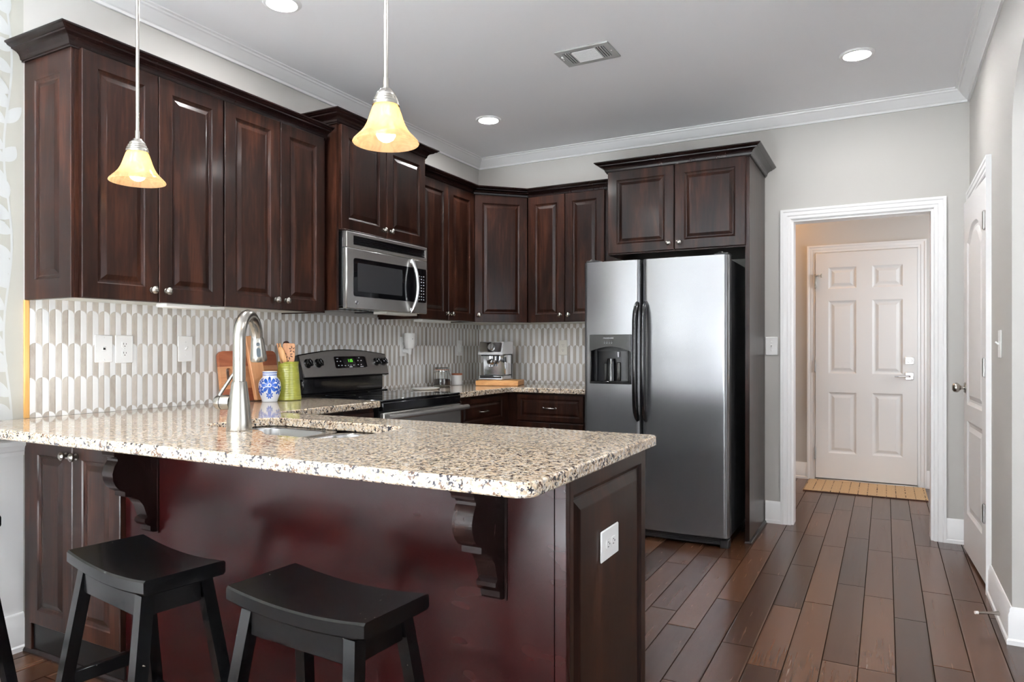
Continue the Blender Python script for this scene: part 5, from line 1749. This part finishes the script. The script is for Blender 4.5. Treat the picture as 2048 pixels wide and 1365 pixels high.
def make_pendant(loc, label):
    t = thing('pendant_light', label, 'pendant lamp', loc, 'glass pendant lamps over the peninsula')
    A = WM[t.name].copy()
    # local z = 0 at the shade's rim
    top = ZC - loc[2]
    sh = [(0.0900, 0.000), (0.0912, 0.002), (0.0890, 0.007), (0.0800, 0.0165), (0.0705, 0.026), (0.0610, 0.038), (0.0535, 0.052), (0.0480, 0.066), (0.0430, 0.082), (0.0375, 0.098), (0.0320, 0.108), (0.0300, 0.110)]
    inn = [(r_ - 0.0035, z) for r_, z in sh[1:]][::-1]
    obj('shade', MB().lathe(sh + inn + [sh[0]], 56), 'shade', t, at=A)
    cup = obj('socket_cup', MB().lathe([(0.0375, 0.104), (0.0375, 0.112), (0.0350, 0.115), (0.0350, 0.120), (0.0310, 0.123), (0.0310, 0.128), (0.0270, 0.131), (0.0270, 0.136), (0.0225, 0.142), (0.0170, 0.147), (0.0150, 0.151), (0, 0.151)], 40), 'nickel', t, at=A)
    obj('stem', MB().tube([(0, 0, 0.151), (0, 0, 0.180)], 0.0078, 14), 'nickel', t, at=A)
    obj('rod', MB().tube([(0, 0, 0.180), (0, 0, top - 0.028)], 0.0060, 14), 'nickel', t, at=A)
    obj('canopy', MB().lathe([(0, top - 0.030), (0.012, top - 0.030), (0.030, top - 0.024), (0.058, top - 0.012), (0.062, top - 0.001), (0, top - 0.001)], 40), 'nickel', t, at=A)
    obj('bulb', MB().lathe([(0, 0.004), (0.011, 0.0055), (0.021, 0.012), (0.0265, 0.022), (0.027, 0.032), (0.023, 0.047), (0.016, 0.064), (0.013, 0.078), (0.013, 0.103), (0, 0.103)], 28), 'bulb', t, at=A)
    return t


pd = make_pendant((0.637, PY, 1.752), 'lit bell-shaped glass pendant hanging in front of the tall cabinets')
copy_thing(pd, Matrix.Translation((1.732, PY, 1.737)), 'lit bell-shaped glass pendant hanging in front of the microwave cabinet')

# ------------------------------------------------------------------ ceiling fixtures
def downlight(loc, label):
    t = thing('downlight', label, 'ceiling light', loc, 'recessed ceiling lights')
    A = WM[t.name].copy()
    obj('trim_ring', MB().lathe([(0.062, -0.004), (0.066, -0.010), (0.080, -0.008), (0.085, -0.002), (0.085, -0.0003), (0.062, -0.0003), (0.062, -0.004)], 48), 'trim', t, at=A)
    obj('lens', MB().lathe([(0, -0.0075), (0.045, -0.0065), (0.0618, -0.0035), (0.0618, -0.0006), (0, -0.0006)], 40), 'can_lens', t, at=A)
    return t


dl = downlight((0.580, -2.680, ZC), 'lit recessed ceiling light above the tall cabinets at the peninsula')
copy_thing(dl, Matrix.Translation((0.595, -0.868, ZC)), 'lit recessed ceiling light in the corner above the coffee machine')
copy_thing(dl, Matrix.Translation((2.822, -0.866, ZC)), 'lit recessed ceiling light in front of the hall opening')

for p_, lb in (((2.822, -2.680, ZC), 'lit recessed ceiling light over the walkway beside the peninsula'), ((1.70, -4.35, ZC), 'lit recessed ceiling light behind the stools'), ((0.580, -4.35, ZC), 'lit recessed ceiling light by the papered wall')):
    copy_thing(dl, Matrix.Translation(p_), lb)

t = thing('air_vent', 'grey metal air register with white slats in the ceiling', 'vent', (1.58, -1.535, ZC))
VX0, VX1, VY0, VY1 = 1.430, 1.727, -1.640, -1.435
Mv = fr((VX0, VY1, ZC - 0.0004), (1, 0, 0), (0, -1, 0))
Wv, Hv = VX1 - VX0, VY1 - VY0
fr_ = obj('frame', MB().plate(rrect(0, 0, Wv, Hv, 0.004, 2), [rrect(0.035, 0.034, Wv - 0.035, Hv - 0.034, 0.002, 2)], 0, 0.009, 0.003, Mv), 'vent', t)
obj('duct', MB().box((0.034, 0.033, -0.0), (Wv - 0.034, Hv - 0.033, 0.0012), M=Mv), 'slot', t)
for k in range(10):
    v = 0.040 + k * 0.0128
    obj('slat', MB().box((0.083, v, 0.002), (Wv - 0.083, v + 0.0016, 0.0115), M=Mv @ Matrix.Translation((0, 0, 0)) @ Matrix.Identity(4)).box((0.083, v, 0.0085), (Wv - 0.083, v + 0.0088, 0.0105), M=Mv), 'vent_slat', t)
for s_ in (0, 1):
    for k in range(3):
        u = 0.040 + k * 0.0135 if s_ == 0 else Wv - 0.040 - k * 0.0135
        obj('louvre', MB().box((u - 0.003, 0.036, 0.002), (u + 0.003, Hv - 0.036, 0.010), M=Mv), 'vent', t)
obj('divider', MB().box((0.076, 0.034, 0.001), (0.081, Hv - 0.034, 0.010), M=Mv).box((Wv - 0.081, 0.034, 0.001), (Wv - 0.076, Hv - 0.034, 0.010), M=Mv), 'vent', t)
mb = MB()
for u in (0.016, Wv - 0.016):
    mb.lathe([(0, 0.0025), (0.003, 0.002), (0.0042, 0)], 12, Mv @ Matrix.Translation((u, Hv / 2, 0.0091)))
obj('screw', mb, 'vent_slat', t)
obj('damper_lever', MB().box((0.020, Hv * 0.62, 0.009), (0.028, Hv * 0.72, 0.016), 0.001, M=Mv), 'vent_slat', t)

# ------------------------------------------------------------------ hall
t = thing('doormat', 'woven jute doormat with dark stitch lines at the white hall door', 'doormat', (2.8, 1.5, 0))
rings = []
obj('mat', MB().box((2.352, 1.240, 0.0004), (3.243, 1.765, 0.012), 0.005), 'jute', t)
obj('edge_binding', MB().box((2.356, 1.2355, 0.0004), (3.239, 1.2398, 0.007)), 'burnt', t)

t = thing('hall_ceiling_light', 'warm ceiling lamp of the hall, out of view behind the wall', 'ceiling light', (1.74, 1.58, ZC))
obj('base', MB().lathe([(0, -0.001), (0.15, -0.001), (0.15, -0.025), (0, -0.025)], 36), 'nickel', t, at=Matrix.Translation((1.74, 1.58, ZC)))
MAT['hall_bowl'] = glow('lit_hall_bowl', (1.0, 0.48, 0.14), 36.0)
obj('glass_bowl', MB().lathe([(0.145, -0.026), (0.140, -0.05), (0.11, -0.085), (0.06, -0.105), (0, -0.110)], 36), 'hall_bowl', t, at=Matrix.Translation((1.74, 1.58, ZC)))

# fill light added behind the camera, unseen, modelled as a globe on a stand
LX, LY, LZ = 2.30, -7.85, 0.90
t = thing('fill_globe', 'added fill light on a stand, unseen behind the camera', 'fill light', (LX, LY, 0.0102))
obj('base', MB().lathe([(0, 0), (0.15, 0), (0.15, 0.012), (0.02, 0.02), (0, 0.02)], 36), 'nickel', t, at=Matrix.Translation((LX, LY, 0.0102)))
obj('pole', MB().tube([(LX, LY, 0.03), (LX, LY, LZ - 0.24)], 0.011, 12), 'nickel', t)
MAT['globe'] = glow('fill_globe_glow', (0.96, 0.98, 1.0), 36.0)
obj('glow_sphere', MB().lathe([(0.24 * math.sin(PI * k / 20), -0.24 * math.cos(PI * k / 20)) for k in range(21)], 36), 'globe', t, at=Matrix.Translation((LX, LY, LZ)))
